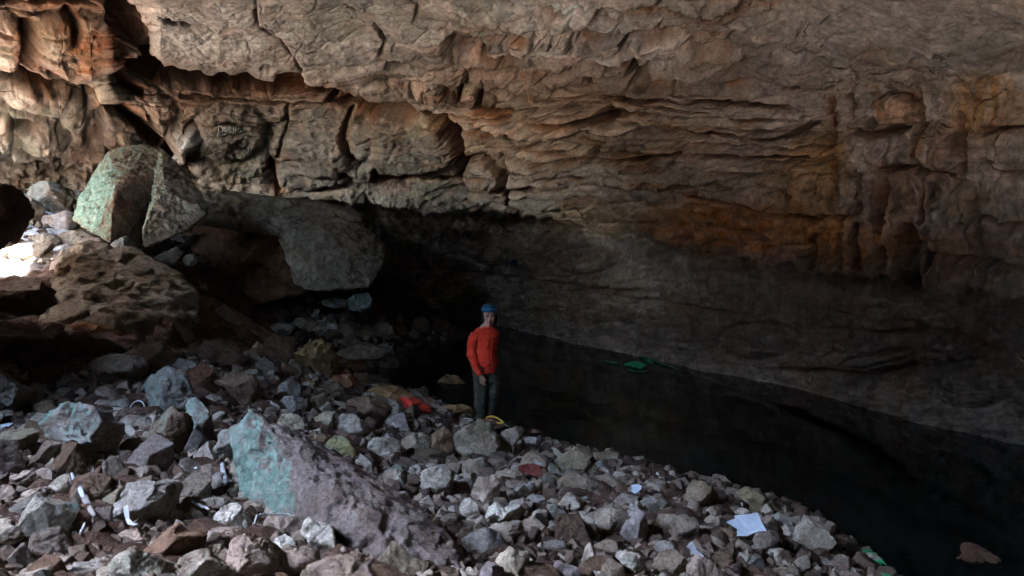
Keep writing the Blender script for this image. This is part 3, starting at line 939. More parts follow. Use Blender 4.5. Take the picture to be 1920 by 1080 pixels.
def finish_rock(name, V, Fc, color, label=None, group=None, algae=0.0, adir=None, seed=0, cat='rock', loc=None, kind=None, amask=None):
    """put a rock's own origin at its base and give it its tint and algae"""
    base = V.mean(axis=0)
    base[2] = V[:, 2].min()
    W = V - base
    me = mesh_from(name, W, Fc)
    if algae > 0:
        n = normals_of(W, Fc)
        s = np.ptp(W, axis=0).max()
        a = np.array(adir if adir is not None else (-.85, -.25, .35))
        a = a / np.linalg.norm(a)
        g = n @ a + .45 * fbm(W / s * 5 + seed, 4, 21) + .15 * fbm(W / s * 16 + seed, 2, 22)
        g = sstep(.18, .78, g) * algae
        if amask is not None:
            g *= amask(V, W / s)
        set_attr(me, 'algae', g)
    o = link(name, me, STONE, loc=base)
    o.color = (min(1, color[0] * 1.06), color[1], color[2] * .89, 1)
    return tag(o, label, cat, group, kind)


def outline_radius(poly, cx, cy, ang):
    p = np.array(poly, float)
    x, y = p[:, 0] - cx, cy - p[:, 1]
    q = np.concatenate([np.stack([x, y], 1), [[x[0], y[0]]]])
    pts = []
    for a, b in zip(q[:-1], q[1:]):
        for t in np.linspace(0, 1, 24, endpoint=False):
            pts.append(a + (b - a) * t)
    pts = np.array(pts)
    th, r = np.arctan2(pts[:, 1], pts[:, 0]), np.hypot(pts[:, 0], pts[:, 1])
    i = np.argsort(th)
    th, r = th[i], r[i]
    return np.interp(ang, np.concatenate([th - 2 * np.pi, th, th + 2 * np.pi]), np.concatenate([r, r, r]))


def ell(cx, cy, w, h, rot=0):
    a = np.linspace(0, 2 * np.pi, 14, endpoint=False)
    c, s = math.cos(math.radians(rot)), math.sin(math.radians(rot))
    return [(cx + w / 2 * math.cos(t) * c - h / 2 * math.sin(t) * s, cy + w / 2 * math.cos(t) * s + h / 2 * math.sin(t) * c) for t in a]


_LO = {}


def traced_rock(poly, color, label, seed, Y=None, thick=None, algae=0.0, adir=None, sub=4, group=None, planes=8, rough=1.3, pits=1.15, grow=1.10, sink=.0, name='rock', cat='rock'):
    p = np.array(poly, float)
    u0, v0, u1, v1 = p[:, 0].min(), p[:, 1].min(), p[:, 0].max(), p[:, 1].max()
    cx, cy = p[:, 0].mean(), p[:, 1].mean()
    w, h = u1 - u0, v1 - v0
    if Y is None:
        Y = floor_hit(cx, min(v1 - .12 * h, 1150))[1]
    m = Y / F
    th = (thick if thick else .95 * math.sqrt(w * h)) * m * .5
    V, Fc = boulder(seed, sub, planes, rough, pits)
    ang = np.arctan2(V[:, 2], V[:, 0])
    rho = np.hypot(V[:, 0], V[:, 2])
    bins = ((ang + np.pi) / (2 * np.pi) * 48).astype(int) % 48
    mx = np.array([rho[bins == b].max() if (bins == b).any() else 1 for b in range(48)])
    mx = np.maximum(mx, .3)
    mxs = np.interp(ang, (np.arange(-1, 49) + .5) / 48 * 2 * np.pi - np.pi, np.concatenate([[mx[-1]], mx, [mx[0]]]))
    R = outline_radius(poly, cx, cy, ang) * m * grow
    k = np.where(rho > 1e-6, 1 / mxs, 0)
    C = at(cx, cy, Y + th * .15)
    P = np.stack([C[0] + V[:, 0] * k * R, C[1] + V[:, 1] * th, C[2] + V[:, 2] * k * R - sink], 1)
    return finish_rock(name, P, Fc, color, label, group, algae, adir, seed, cat)


def hull_rock(points, color, label, seed, cuts=5, rough=.06, algae=0.0, adir=None, name='boulder', cat='boulder', pits=1.0, kind=None, group=None, amask=None, near=1.0):
    """a large block given by its corners (photo pixel and distance, or plain x, y, z)"""
    bm = bmesh.new()
    for q in points:
        bm.verts.new(Vector(EYE + (np.array(q) - EYE) * near))
    bmesh.ops.convex_hull(bm, input=bm.verts)
    bmesh.ops.delete(bm, geom=[v for v in bm.verts if not v.link_faces], context='VERTS')
    bmesh.ops.triangulate(bm, faces=bm.faces)
    ext = max((a.co - b.co).length for a in bm.verts for b in bm.verts)
    fine(bm, ext / (5.5 * cuts))
    for _ in range(1):
        bmesh.ops.smooth_vert(bm, verts=bm.verts, factor=.5, use_axis_x=True, use_axis_y=True, use_axis_z=True)
    bm.normal_update()
    V = np.array([v.co[:] for v in bm.verts])
    Fc = np.array([[v.index for v in f.verts] for f in bm.faces])
    bm.free()
    n = normals_of(V, Fc)
    s = np.ptp(V, axis=0).max()
    Q = V / s
    o = np.random.RandomState(seed).uniform(-40, 40, 3)
    h = .9 * fbm(Q * 3.2 + o, 3, 3) + .55 * fbm(Q * 9 + o, 4, 5, ridge=True) * pits + .22 * fbm(Q * 28 + o, 3, 6)
    h -= .75 * pits * sstep(.12, .45, fbm(Q * 15 + o, 3, 8))
    # broken ledges: the weathering stops at steps
    for fq, am in ((4.0, .55), (9.0, .30)):
        q = (fbm(Q * np.array([fq, fq, fq * 1.5]) + o + 9, 3, 12) + 1) * 4.5
        fr = q - np.floor(q)
        h += am * ((np.floor(q) + sstep(.40, .60, fr)) / 4.5 - q / 4.5) * 4
    V = V + n * (h * rough * s * .62)[:, None]
    return finish_rock(name, V, Fc, color, label, group, algae, adir, seed, cat, kind=kind, amask=amask)


TAN, PALE, GREY, BROWN, PINK, OCH, WHT, DARK, RED = (.34, .29, .24), (.50, .46, .41), (.30, .29, .28), (.22, .155, .115), (.42, .34, .30), (.36, .24, .11), (.66, .64, .60), (.13, .09, .065), (.30, .15, .09)
A = at
# ---- the great blocks
hull_rock([A(470, 770, 5.05), A(436, 802, 5.10), A(448, 925, 4.95), A(492, 968, 4.78), A(548, 940, 4.55), A(542, 880, 4.66), A(505, 805, 4.9), A(600, 832, 5.35), A(742, 922, 5.0), A(890, 1046, 4.35),
           A(700, 990, 4.30), A(640, 1100, 4.15), A(820, 1095, 3.98), A(560, 1000, 4.6), A(880, 1090, 4.4), A(660, 930, 5.6), A(500, 850, 5.6)],
          (.27, .23, .225), 'long tilted slab with a pale green end face in the foreground rubble', 11, cuts=17, rough=.024, algae=.95, adir=(-.86, -.50, .05), pits=1.7,
          near=.90, amask=lambda V, q: 1 - sstep(0, 26, project(V)[0] - np.interp(project(V)[1], [770, 880, 940, 1000], [470, 530, 536, 500]) + 22 * fbm(q * 22, 2, 4)))
hull_rock([A(112, 500, 11.9), A(118, 474, 12.4), A(160, 455, 12.7), A(265, 470, 12.7), A(340, 518, 12.2), A(372, 550, 11.4), A(368, 600, 10.7), A(345, 630, 10.5), A(200, 590, 9.7), A(120, 556, 10.2),
           A(340, 690, 9.7), A(60, 660, 9.0), A(200, 680, 9.1), A(95, 600, 9.6), A(300, 520, 13.2)],
          (.34, .275, .205), 'huge pitted tan boulder on the slope beside the sunlit patch', 12, cuts=16, rough=.020, pits=2.2)
hull_rock([A(368, 550, 12.2), A(398, 556, 12.6), A(450, 590, 12.8), A(515, 628, 13.0), A(505, 665, 12.2), A(420, 690, 11.2), A(375, 640, 11.2), A(360, 700, 11.0)],
          (.30, .185, .115), 'long brown ridge of rock running down from the huge tan boulder', 13, cuts=12, rough=.018)
GREAT = hull_rock([A(362, 366, 16.6), A(440, 363, 17.0), A(600, 383, 17.2), A(676, 402, 17.2), A(690, 440, 16.7), A(560, 450, 16.5), A(500, 428, 16.4), A(365, 412, 16.3), A(362, 372, 20), A(664, 396, 20), A(400, 430, 20), A(600, 430, 20)],
          (.42, .37, .31), 'massive pale block under the wall with a dark red-brown hollow in its left side', 14, cuts=15, rough=.03)
BULGE = hull_rock([A(512, 410, 16.8), A(600, 402, 16.9), A(670, 415, 16.9), A(720, 455, 17.0), A(717, 495, 16.8), A(690, 536, 16.4), A(636, 541, 16.0), A(585, 546, 15.9), A(552, 530, 16.1), A(540, 470, 16.3),
           A(610, 445, 15.9), A(718, 470, 19), A(560, 480, 19), A(690, 530, 18.5), A(540, 420, 18.6)],
          (.45, .395, .33), None, 24, name='bulge', cat=None, cuts=13, rough=.04, pits=.8)
SHADED = hull_rock([A(360, 392, 17.3), A(548, 412, 17.0), A(572, 545, 16.3), A(470, 575, 16.2), A(392, 570, 16.2), A(360, 540, 16.5), A(360, 392, 20.5), A(560, 402, 20.5), A(560, 560, 20), A(380, 560, 20)],
          (.20, .115, .07), None, 25, cuts=12, rough=.03, name='hollow_face', cat=None)  # cast shade on the block's left, given as a dark red-brown colour
for part in (BULGE, SHADED):
    part.parent = GREAT
    part.location = part.location - GREAT.location
hull_rock([A(136, 412, 13.9), A(150, 370, 14.1), A(185, 320, 14.4), A(203, 283, 14.7), A(228, 276, 14.8), A(270, 270, 15.0), A(302, 276, 15.0), A(300, 330, 14.2), A(268, 380, 13.8), A(240, 330, 13.9),
           A(262, 462, 13.7), A(232, 462, 13.3), A(205, 455, 13.1), A(170, 436, 13.3), A(215, 360, 13.5), A(290, 440, 15.2), A(180, 420, 15.5)],
          (.27, .20, .15), 'tall standing rock with a teal algae face on its left', 15, cuts=13, rough=.035, pits=.5, algae=1.0, adir=(-.94, -.25, .25))
hull_rock([A(300, 276, 14.7), A(330, 300, 14.6), A(346, 330, 14.4), A(372, 355, 14.2), A(389, 388, 14.0), A(386, 402, 13.8), A(350, 432, 13.5), A(318, 446, 13.3), A(268, 466, 13.2), A(266, 440, 13.2),
           A(285, 385, 13.5), A(310, 352, 13.8), A(292, 310, 14.3), A(370, 420, 15), A(320, 380, 15.3)],
          (.36, .32, .26), 'leaning split rock right of the teal standing rock', 16, cuts=12, rough=.04, pits=.6, algae=.75, adir=(-.85, -.45, -.15))
# ---- one entry for each rock that the photo shows well: outline, colour, seed, label, options
TR = [
    ([(165, 684), (177, 675), (208, 665), (235, 665), (258, 669), (267, 676), (272, 690), (262, 706), (240, 719), (198, 712), (179, 697)], PALE, 'pitted pale loaf-shaped stone alone on the dark slope', dict(pits=1.6)),
    ([(105, 785), (120, 765), (142, 751), (165, 753), (190, 757), (205, 775), (216, 800), (220, 820), (212, 840), (206, 862), (196, 880), (182, 866), (168, 835), (140, 822), (122, 805)], GREY, 'rounded boulder with a mint green algae face at left', dict(algae=1.0, sub=5, pits=1.4)),
    ([(-60, 690), (0, 687), (20, 712), (45, 730), (50, 745), (38, 762), (30, 778), (0, 790), (-60, 792)], GREY, 'teal rock cut off by the left edge of the photo', dict(algae=1.0, sub=5)),
    ([(-60, 340), (0, 335), (20, 345), (36, 360), (34, 400), (30, 440), (20, 465), (0, 476), (-60, 480)], DARK, 'dark brown rock at the left edge above the sunlit patch', dict(Y=11.5)),
    ([(279, 722), (290, 703), (312, 690), (332, 699), (346, 712), (356, 738), (350, 762), (346, 790), (330, 790), (296, 790), (278, 785), (276, 756), (285, 737)], GREY, 'knobbly greenish stone standing upright, upper of two', dict(algae=.7, pits=1.6)),
    ([(288, 795), (300, 780), (322, 765), (345, 780), (352, 820), (345, 862), (318, 868), (298, 845), (288, 820)], BROWN, 'brown upright stone with a pale left rim below the knobbly greenish one', dict(algae=.45)),
    ([(342, 756), (360, 751), (385, 768), (400, 778), (392, 795), (392, 830), (386, 852), (374, 832), (358, 795)], GREY, 'thin green-edged wedge of rock standing on its point', dict(algae=.9)),
    ([(106, 720), (125, 700), (136, 704), (150, 712), (161, 724), (150, 737), (135, 746), (116, 738)], GREY, 'small grey stone up the dark slope', {}),
    (ell(196, 735, 36, 20), TAN, 'flat tan stone resting behind the mint green boulder', {}),
    ([(222, 790), (245, 777), (270, 782), (292, 798), (290, 806), (262, 806), (238, 802)], PALE, 'flat pale stone beneath the wire hoop', dict(algae=.25)),
    (ell(228, 762, 36, 26), GREY, 'grey stone left of the wire hoop', {}), (ell(230, 741, 32, 14), TAN, 'flat narrow stone above the wire hoop', {}),
    ([(300, 690), (320, 675), (345, 671), (375, 680), (381, 691), (370, 706), (340, 700)], GREY, 'grey stone behind the knobbly greenish pair', {}),
    ([(135, 610), (160, 604), (190, 612), (222, 626), (222, 636), (195, 634), (165, 622)], (.42, .21, .09), 'orange ledge stone in the shadow under the huge tan boulder', {}),
    ([(405, 718), (425, 700), (450, 702), (478, 705), (487, 730), (480, 757), (455, 764), (430, 747), (426, 722)], BROWN, 'brown cracked stone above the green-ended slab', {}),
    (ell(503, 714, 30, 26), TAN, 'small tan stone right of the brown cracked stone', {}), ([(519, 737), (530, 718), (550, 711), (561, 722), (561, 741), (540, 750), (521, 752)], GREY, 'smooth grey stone below the mossy boulder', dict(pits=.4)),
    (ell(576, 717, 38, 17, 22), OCH, 'tan oval pebble lying against the mossy boulder', dict(pits=.3)), (ell(506, 763, 37, 22, 10), WHT, 'white pitted stone behind the top of the green-ended slab', {}),
    (ell(547, 762, 50, 40), GREY, 'grey stone right of the white pitted stone', {}), (ell(545, 797, 50, 42, 20), (.55, .50, .38), 'yellowish crumbly stone lying behind the green-ended slab', dict(pits=1.6)),
    ([(592, 782), (610, 772), (625, 776), (622, 795), (622, 812), (610, 806), (604, 814), (595, 800)], (.46, .41, .31), 'small pale stone with a hollow like an arch', dict(pits=1.8)),
    ([(628, 792), (645, 775), (668, 778), (690, 800), (680, 815), (665, 828), (645, 820), (632, 806)], PALE, 'crumbly pale stone left of the flat brown stones', dict(pits=1.7)),
    (ell(690, 768, 84, 46, 10), BROWN, 'broad brown stone below the red bag', {}), ([(724, 790), (735, 770), (747, 764), (758, 782), (758, 800), (740, 808), (726, 803)], GREY, 'upright grey stone just below the red bag', {}),
    ([(694, 828), (705, 818), (730, 820), (750, 835), (750, 855), (730, 866), (705, 862), (695, 848)], PALE, 'pitted pale cube of stone right of the green-yellow stone', dict(pits=1.8)),
    (ell(778, 834, 56, 42, -10), TAN, 'tan stone between the pitted cube and the central boulder', {}), (ell(594, 828, 42, 28), (.42, .31, .22), 'tan stone on the upper edge of the green-ended slab', {}),
    (ell(640, 840, 58, 38, 12), (.33, .30, .15), 'mossy yellow-green stone by the upper edge of the slab', dict(algae=.3)),
    ([(412, 810), (440, 805), (462, 812), (471, 830), (466, 850), (441, 860), (420, 851), (410, 838)], GREY, 'pitted grey cube leaning on the green end of the slab', dict(pits=2.2, Y=4.95)),
    ([(558, 662), (580, 642), (602, 638), (622, 650), (632, 675), (630, 700), (600, 715), (574, 702), (560, 690)], (.25, .19, .10), 'mossy brown boulder at the head of the inlet', dict(sub=5, pits=1.3)),
    ([(500, 640), (520, 625), (548, 640), (556, 665), (545, 690), (515, 690), (498, 668)], BROWN, 'brown boulder left of the mossy one', {}),
    ([(618, 712), (632, 702), (655, 704), (668, 720), (655, 735), (630, 732)], (.30, .16, .09), 'rusty brown stone at the inlet edge', {}),
    ([(688, 735), (705, 724), (730, 725), (765, 738), (778, 752), (750, 762), (715, 755)], OCH, 'ochre slab at the water behind the red bag', {}),
    ([(820, 738), (822, 715), (838, 704), (860, 706), (878, 722), (880, 748), (860, 760), (832, 758)], (.27, .19, .11), 'round pitted brown boulder standing in the water left of the person', dict(pits=1.5, sub=5)),
    (ell(850, 772, 70, 26), OCH, 'low ochre stone below the round brown boulder', {}),
    ([(400, 972), (415, 953), (440, 947), (452, 950), (465, 970), (469, 988), (450, 1001), (420, 999), (404, 986)], WHT, 'white crusted stone left of the two brown-sided ones', dict(pits=1.5)),
    ([(490, 996), (500, 971), (530, 964), (555, 966), (568, 980), (563, 1000), (546, 1009), (514, 1006)], PINK, 'pinkish stone with a brown right side under the thin wire', dict(pits=.5)),
    ([(562, 996), (570, 978), (580, 972), (600, 977), (620, 985), (633, 1005), (637, 1026), (620, 1041), (590, 1044), (577, 1031), (572, 1006)], WHT, 'bright white broken stone with a dark right side', dict(sub=5)),
    (ell(535, 1022, 44, 40), WHT, 'small bluish white stone between the two pinkish ones', dict(pits=1.4)),
    ([(425, 1035), (440, 1008), (462, 997), (480, 1002), (497, 1012), (517, 1032), (532, 1062), (540, 1105), (415, 1105), (422, 1060)], PINK, 'big pinkish boulder at the bottom edge', dict(sub=5)),
    (ell(556, 1062, 84, 66), PINK, 'pinkish boulder right of the big one at the bottom edge', dict(sub=5)),
    ([(583, 1052), (610, 1040), (640, 1035), (668, 1041), (692, 1056), (708, 1072), (715, 1110), (595, 1110)], PINK, 'smooth pinkish rock at the bottom below the slab', dict(sub=5)),
    ([(368, 907), (390, 892), (415, 889), (430, 905), (427, 922), (400, 927), (373, 926)], GREY, 'flat grey stone under the blue-white stick', dict(pits=.5)),
    (ell(404, 945, 54, 26), GREY, 'flat grey stone behind the white crusted one', {}), (ell(420, 1004, 64, 34), PINK, 'flat pink-grey stone under the white crusted one', {}),
    (ell(433, 871, 26, 34), PALE, 'small bluish stone beside the blue-white stick', {}),
    ([(231, 936), (245, 905), (280, 899), (320, 906), (330, 920), (324, 946), (311, 976), (290, 987), (254, 992), (237, 966)], GREY, 'grey flat-topped block in the lower left', dict(sub=5, pits=1.3)),
    ([(-40, 985), (0, 979), (30, 984), (43, 1000), (32, 1017), (0, 1038), (-40, 1045)], PALE, 'pale stone cut off by the left edge near the bottom', dict(sub=5)),
    ([(214, 1052), (228, 1035), (255, 1021), (281, 1034), (306, 1054), (320, 1076), (315, 1110), (222, 1110)], PALE, 'pale grey stone at the bottom left with a green tinge', dict(sub=5, algae=.35, adir=(.3, -.8, .4))),
    (ell(256, 1011, 74, 26, 8), PINK, 'flat pinkish stone below the flat-topped block', {}),
    ([(278, 1027), (300, 1004), (325, 989), (356, 997), (378, 1010), (374, 1042), (330, 1064), (298, 1052)], (.25, .16, .115), 'brown stone with a pale top left of the big pinkish boulder', {}),
    ([(318, 1078), (340, 1045), (375, 1032), (402, 1039), (432, 1060), (446, 1110), (314, 1110)], PALE, 'speckled pale boulder at the bottom edge', dict(sub=5, pits=1.5)),
    (ell(158, 1070, 84, 30, -6), GREY, 'long grey stone at the bottom left edge', {}), (ell(178, 1030, 36, 32), TAN, 'small tan stone at the bottom left', {}),
    (ell(38, 905, 62, 36, -20), PINK, 'pinkish crumbling stone in the heap at far lower left', dict(pits=2)), (ell(88, 896, 40, 42), PINK, 'pinkish knob of stone at the top of the left heap', dict(pits=2)),
    (ell(62, 932, 62, 30, -15), PINK, 'low pink rubble stone in the middle of the left heap', dict(pits=2)), (ell(118, 918, 46, 52, 20), PALE, 'pale stone beside the white bone-like stick', dict(pits=1.8)),
    (ell(134, 965, 50, 54), GREY, 'green-grey stone right of the white plastic scraps', dict(algae=.7, adir=(-.4, -.7, .4))), (ell(56, 948, 28, 36), TAN, 'small tan stone left of the white plastic scraps', {}),
    (ell(14, 928, 44, 40), PINK, 'pink-grey stone at the left edge of the heap', dict(pits=1.6)),
    # the middle of the slope and the shore
    ([(846, 823), (855, 809), (875, 798), (896, 795), (916, 801), (930, 812), (938, 835), (942, 857), (916, 863), (885, 865), (867, 866), (849, 846)], (.33, .29, .23), 'big squarish boulder in front of the feet of the person', dict(sub=5)),
    ([(930, 820), (950, 805), (968, 798), (982, 803), (981, 813), (970, 821), (968, 842), (965, 862), (950, 864), (941, 851), (934, 836)], TAN, 'slanting stone propped right of the big squarish boulder', {}),
    ([(806, 830), (815, 810), (832, 802), (846, 815), (849, 841), (840, 863), (814, 852)], (.30, .20, .14), 'reddish stone left of the big squarish boulder', {}),
    ([(972, 872), (985, 850), (998, 845), (1015, 855), (1032, 868), (1027, 886), (1020, 902), (984, 900)], TAN, 'tan stone with a dark red packet on its front', {}),
    ([(792, 883), (810, 873), (836, 871), (851, 890), (846, 916), (836, 942), (800, 937), (789, 906)], PALE, 'pitted pale stone with a flat brown underside', dict(pits=1.7)),
    (ell(740, 900, 46, 44), PALE, 'pale stone behind the mint green slab corner', {}), (ell(885, 877, 36, 28), TAN, 'small tan stone below the big squarish boulder', {}),
    ([(852, 910), (862, 897), (882, 894), (889, 903), (880, 920), (862, 920)], GREY, 'small grey stone left of the turquoise-topped one', {}),
    ([(884, 926), (890, 908), (897, 894), (925, 895), (937, 905), (936, 926), (929, 941), (910, 955), (898, 950), (886, 936)], PINK, 'stone with a painted turquoise top', dict(pits=.4)),
    (ell(956, 896, 60, 28, 5), TAN, 'long low stone right of the turquoise-topped one', {}),
    ([(864, 946), (880, 936), (896, 945), (904, 966), (896, 979), (880, 972), (861, 956)], PALE, 'pale grey-green stone below the small grey one', dict(algae=.2)),
    ([(903, 987), (915, 955), (930, 947), (946, 955), (976, 946), (984, 960), (972, 976), (940, 987), (914, 992)], WHT, 'white saddle-shaped stone in the near rubble', dict(pits=1.3)),
    ([(984, 941), (1000, 929), (1021, 935), (1029, 947), (1019, 959), (1000, 951)], GREY, 'grey stone with a white lower edge', {}),
    ([(1026, 946), (1040, 942), (1056, 955), (1067, 966), (1050, 972), (1027, 975)], GREY, 'wedge-shaped grey stone right of the white-edged one', dict(pits=.4)),
    ([(1046, 943), (1060, 929), (1076, 927), (1087, 940), (1081, 956), (1068, 964), (1054, 953)], PALE, 'pale egg-shaped stone under the dry sticks', {}),
    ([(1117, 962), (1130, 951), (1150, 949), (1171, 955), (1180, 966), (1173, 992), (1161, 1007), (1140, 1015), (1124, 1007), (1116, 986)], (.38, .33, .29), 'big notched stone with a vertical crack', dict(sub=5)),
    ([(1044, 986), (1070, 969), (1096, 962), (1112, 970), (1114, 996), (1106, 1020), (1084, 1017), (1069, 1001), (1059, 986)], PALE, 'pale stone with a pointed left end', {}),
    ([(912, 1008), (920, 984), (950, 977), (977, 984), (982, 1001), (966, 1012), (945, 1028), (924, 1022)], PALE, 'pale split stone under the white saddle-shaped one', dict(pits=1.4)),
    ([(970, 978), (1000, 973), (1021, 985), (1034, 1001), (1030, 1017), (1015, 1014), (999, 999), (979, 991)], PINK, 'pinkish pointed stone with a white lower tip', {}),
    ([(930, 1054), (945, 1035), (955, 1021), (976, 1029), (991, 1031), (992, 1056), (1003, 1086), (1012, 1110), (952, 1110), (943, 1076)], (.50, .45, .37), 'cream angular stone at the bottom centre', dict(pits=.6)),
    ([(893, 1088), (909, 1060), (925, 1054), (942, 1065), (954, 1110), (890, 1110)], (.34, .30, .33), 'smooth purplish stone left of the cream angular one', dict(pits=.3)),
    ([(1025, 1080), (1034, 1062), (1060, 1051), (1082, 1060), (1100, 1110), (1020, 1110)], (.29, .25, .27), 'smooth purple-grey stone at the bottom edge', dict(pits=.3)),
    ([(1088, 1064), (1098, 1030), (1107, 1017), (1117, 1035), (1137, 1046), (1142, 1072), (1115, 1084), (1094, 1076)], PALE, 'pale pointed stone standing upright near the bottom', {}),
    (ell(1148, 1032, 56, 40, 15), TAN, 'tan stone below the big notched one', {}), (ell(1180, 1066, 62, 62), WHT, 'bright pitted stone at the bottom right of centre', dict(pits=1.8, sub=5)),
    ([(1030, 870), (1050, 850), (1076, 842), (1107, 850), (1118, 866), (1102, 888), (1060, 893)], (.30, .255, .19), 'broad flat shore stone behind the dry sticks', dict(pits=.5)),
    ([(1112, 850), (1140, 844), (1160, 850), (1157, 865), (1131, 868), (1118, 871)], (.30, .26, .19), 'flat stone reaching into the water, rightmost of the shore flats', dict(pits=.5)),
    (ell(1108, 880, 28, 24), TAN, 'small tan stone between the shore flats', {}), (ell(1086, 911, 76, 38, 5), (.24, .20, .16), 'flat brown-grey stone crossed by dry sticks', dict(pits=.6)),
    (ell(1150, 908, 64, 26, 32), TAN, 'slanting narrow stone beside the small white paper', {}), (ell(1180, 885, 46, 22), TAN, 'low stone at the waterline above the small white paper', {}),
    (ell(1228, 948, 62, 28, 6), GREY, 'low grey stone below the small white paper', {}),
    ([(1226, 977), (1235, 963), (1260, 961), (1285, 965), (1306, 975), (1312, 1001), (1301, 1012), (1280, 1007), (1265, 1017), (1244, 1012), (1231, 991)], (.34, .29, .25), 'broad double stone left of the white sheet', dict(sub=5)),
    ([(1283, 952), (1285, 930), (1300, 908), (1318, 901), (1331, 909), (1347, 930), (1342, 946), (1320, 957), (1299, 959)], (.29, .235, .18), 'brown two-tone stone at the shore left of the paper sheet', {}),
    ([(1386, 928), (1405, 917), (1426, 924), (1451, 939), (1464, 955), (1440, 964), (1414, 960), (1397, 946)], (.32, .27, .18), 'knobbly yellow-brown stone behind the white sheet', {}),
    ([(1446, 972), (1460, 961), (1479, 967), (1487, 985), (1470, 994), (1454, 986)], GREY, 'grey stone right of the white sheet', {}),
    ([(1490, 1006), (1497, 990), (1520, 976), (1541, 987), (1555, 1005), (1550, 1031), (1536, 1046), (1509, 1037), (1494, 1019)], (.38, .34, .31), 'smooth rounded stone apart from the heap at the water', dict(pits=.6, sub=5)),
    (ell(1576, 1061, 52, 36, -10), (.25, .21, .19), 'dim stone by the water below the smooth rounded one', {}), (ell(1536, 1053, 34, 24), GREY, 'small stone between the rounded one and the dim one', {}),
    ([(1410, 1012), (1420, 997), (1440, 994), (1462, 1005), (1460, 1032), (1446, 1044), (1424, 1036), (1413, 1026)], (.31, .28, .27), 'dark-sided stone just under the white sheet', {}),
    (ell(1363, 1007, 50, 28, 8), BROWN, 'brown stone touching the lower left corner of the sheet', {}), (ell(1339, 963, 28, 30), TAN, 'small round stone left of the white sheet, upper of two', {}),
    (ell(1343, 983, 42, 30), TAN, 'tan stone left of the white sheet, lower of two', {}),
    ([(1288, 1062), (1305, 1039), (1326, 1044), (1347, 1065), (1354, 1110), (1292, 1110)], PINK, 'pinkish stone below the bright white scrap', dict(sub=5)),
    (ell(1258, 1064, 66, 66), TAN, 'tan boulder at the bottom left of the bright white scrap', dict(sub=5)), (ell(1250, 1030, 44, 36), GREY, 'grey stone left of the bright white scrap', {}),
    (ell(1410, 1058, 46, 38), GREY, 'grey lumpy stone at the bottom right of the heap', {}), (ell(1353, 1053, 46, 36, 20), BROWN, 'brown ribbed stone right of the bright white scrap', {}), (ell(1466, 1073, 38, 22), TAN, 'last small stone of the heap at the bottom right', {}),
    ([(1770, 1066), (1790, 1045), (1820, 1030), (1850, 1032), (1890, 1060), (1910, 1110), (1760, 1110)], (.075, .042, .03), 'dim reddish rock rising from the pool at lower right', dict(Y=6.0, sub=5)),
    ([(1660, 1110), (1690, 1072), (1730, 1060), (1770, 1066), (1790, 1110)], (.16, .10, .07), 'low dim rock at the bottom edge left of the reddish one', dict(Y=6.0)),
    # far heap at the head of the inlet
    (ell(530, 616, 40, 24), WHT, 'leftmost pale stone of the far heap', {}), (ell(570, 609, 42, 28), PALE, 'pale wedge on the far heap', {}), (ell(599, 614, 30, 26), WHT, 'white stone in the far heap left of its middle', {}),
    (ell(619, 612, 32, 34), WHT, 'white stone standing in the middle of the far heap', {}), ([(637, 606), (645, 585), (655, 581), (664, 592), (658, 606), (646, 608)], PALE, 'pointed stone on top of the far heap', {}),
    (ell(648, 621, 38, 34), TAN, 'brown-grey square stone in the middle of the far heap', dict(pits=.4)), (ell(682, 625, 50, 24), TAN, 'long stone lying in the far heap', {}),
    (ell(720, 622, 40, 42), TAN, 'big round stone at the right of the far heap', dict(pits=1.4)), (ell(750, 620, 24, 22), OCH, 'small ochre stone right of the round one in the far heap', {}),
    (ell(790, 612, 34, 36), TAN, 'dim knobbly stone at the far shore', {}), (ell(828, 613, 32, 28), BROWN, 'rightmost dim stone of the far shore', {}), (ell(655, 643, 44, 20), TAN, 'low stone on the near side of the far heap', {}),
    ([(630, 662), (650, 650), (680, 644), (705, 647), (732, 655), (724, 669), (700, 676), (670, 681), (643, 680)], (.33, .28, .23), 'large flat stone at the inlet below the far heap', dict(sub=5)),
    (ell(730, 684, 36, 34), (.16, .14, .11), 'dim stone standing in the inlet water', {}),
    ([(653, 562), (664, 553), (690, 549), (699, 560), (696, 577), (680, 585), (659, 580)], (.34, .42, .42), 'pale turquoise stone beneath the great fallen block', dict(Y=16.6, algae=.5)),
    (ell(630, 568, 54, 18), GREY, 'flat stone left of the pale turquoise one', dict(Y=16.8)),
    # around the sunlit patch
    ([(192, 470), (215, 452), (240, 444), (250, 458), (268, 476), (240, 474), (215, 470)], WHT, 'white jagged slab lying on top of the huge tan boulder', dict(Y=12.9)),
    ([(286, 488), (310, 472), (332, 464), (340, 474), (330, 494), (305, 502)], PALE, 'pale stone right of the white jagged slab', dict(Y=13.0, algae=.3)), (ell(357, 488, 24, 22), PALE, 'small white stone in the shadow left of the fallen block', dict(Y=13.2)),
    (ell(40, 395, 70, 60), GREY, 'grey-purple stone on the upper left slope', {}), (ell(95, 375, 80, 64, 20), GREY, 'lichen-spotted stone high on the left slope', {}), (ell(120, 415, 60, 40), (.30, .27, .29), 'purplish stone beside the teal standing rock', {}),
    (ell(150, 448, 70, 30), GREY, 'flat bluish stone at the foot of the teal standing rock', {}), (ell(88, 452, 44, 28), GREY, 'grey stone above the sunlit patch', {}), (ell(55, 332, 60, 40), GREY, 'stone at the top of the left slope below the flowstone', {}),
    (ell(60, 560, 120, 70, 15), DARK, 'dark brown stone in shadow below the sunlit patch', dict(Y=10.2)), (ell(150, 650, 130, 50, 10), DARK, 'long dark stone in the shaded hollow', {}), (ell(60, 660, 120, 60, 5), DARK, 'dark stone at the left of the shaded hollow', {}),
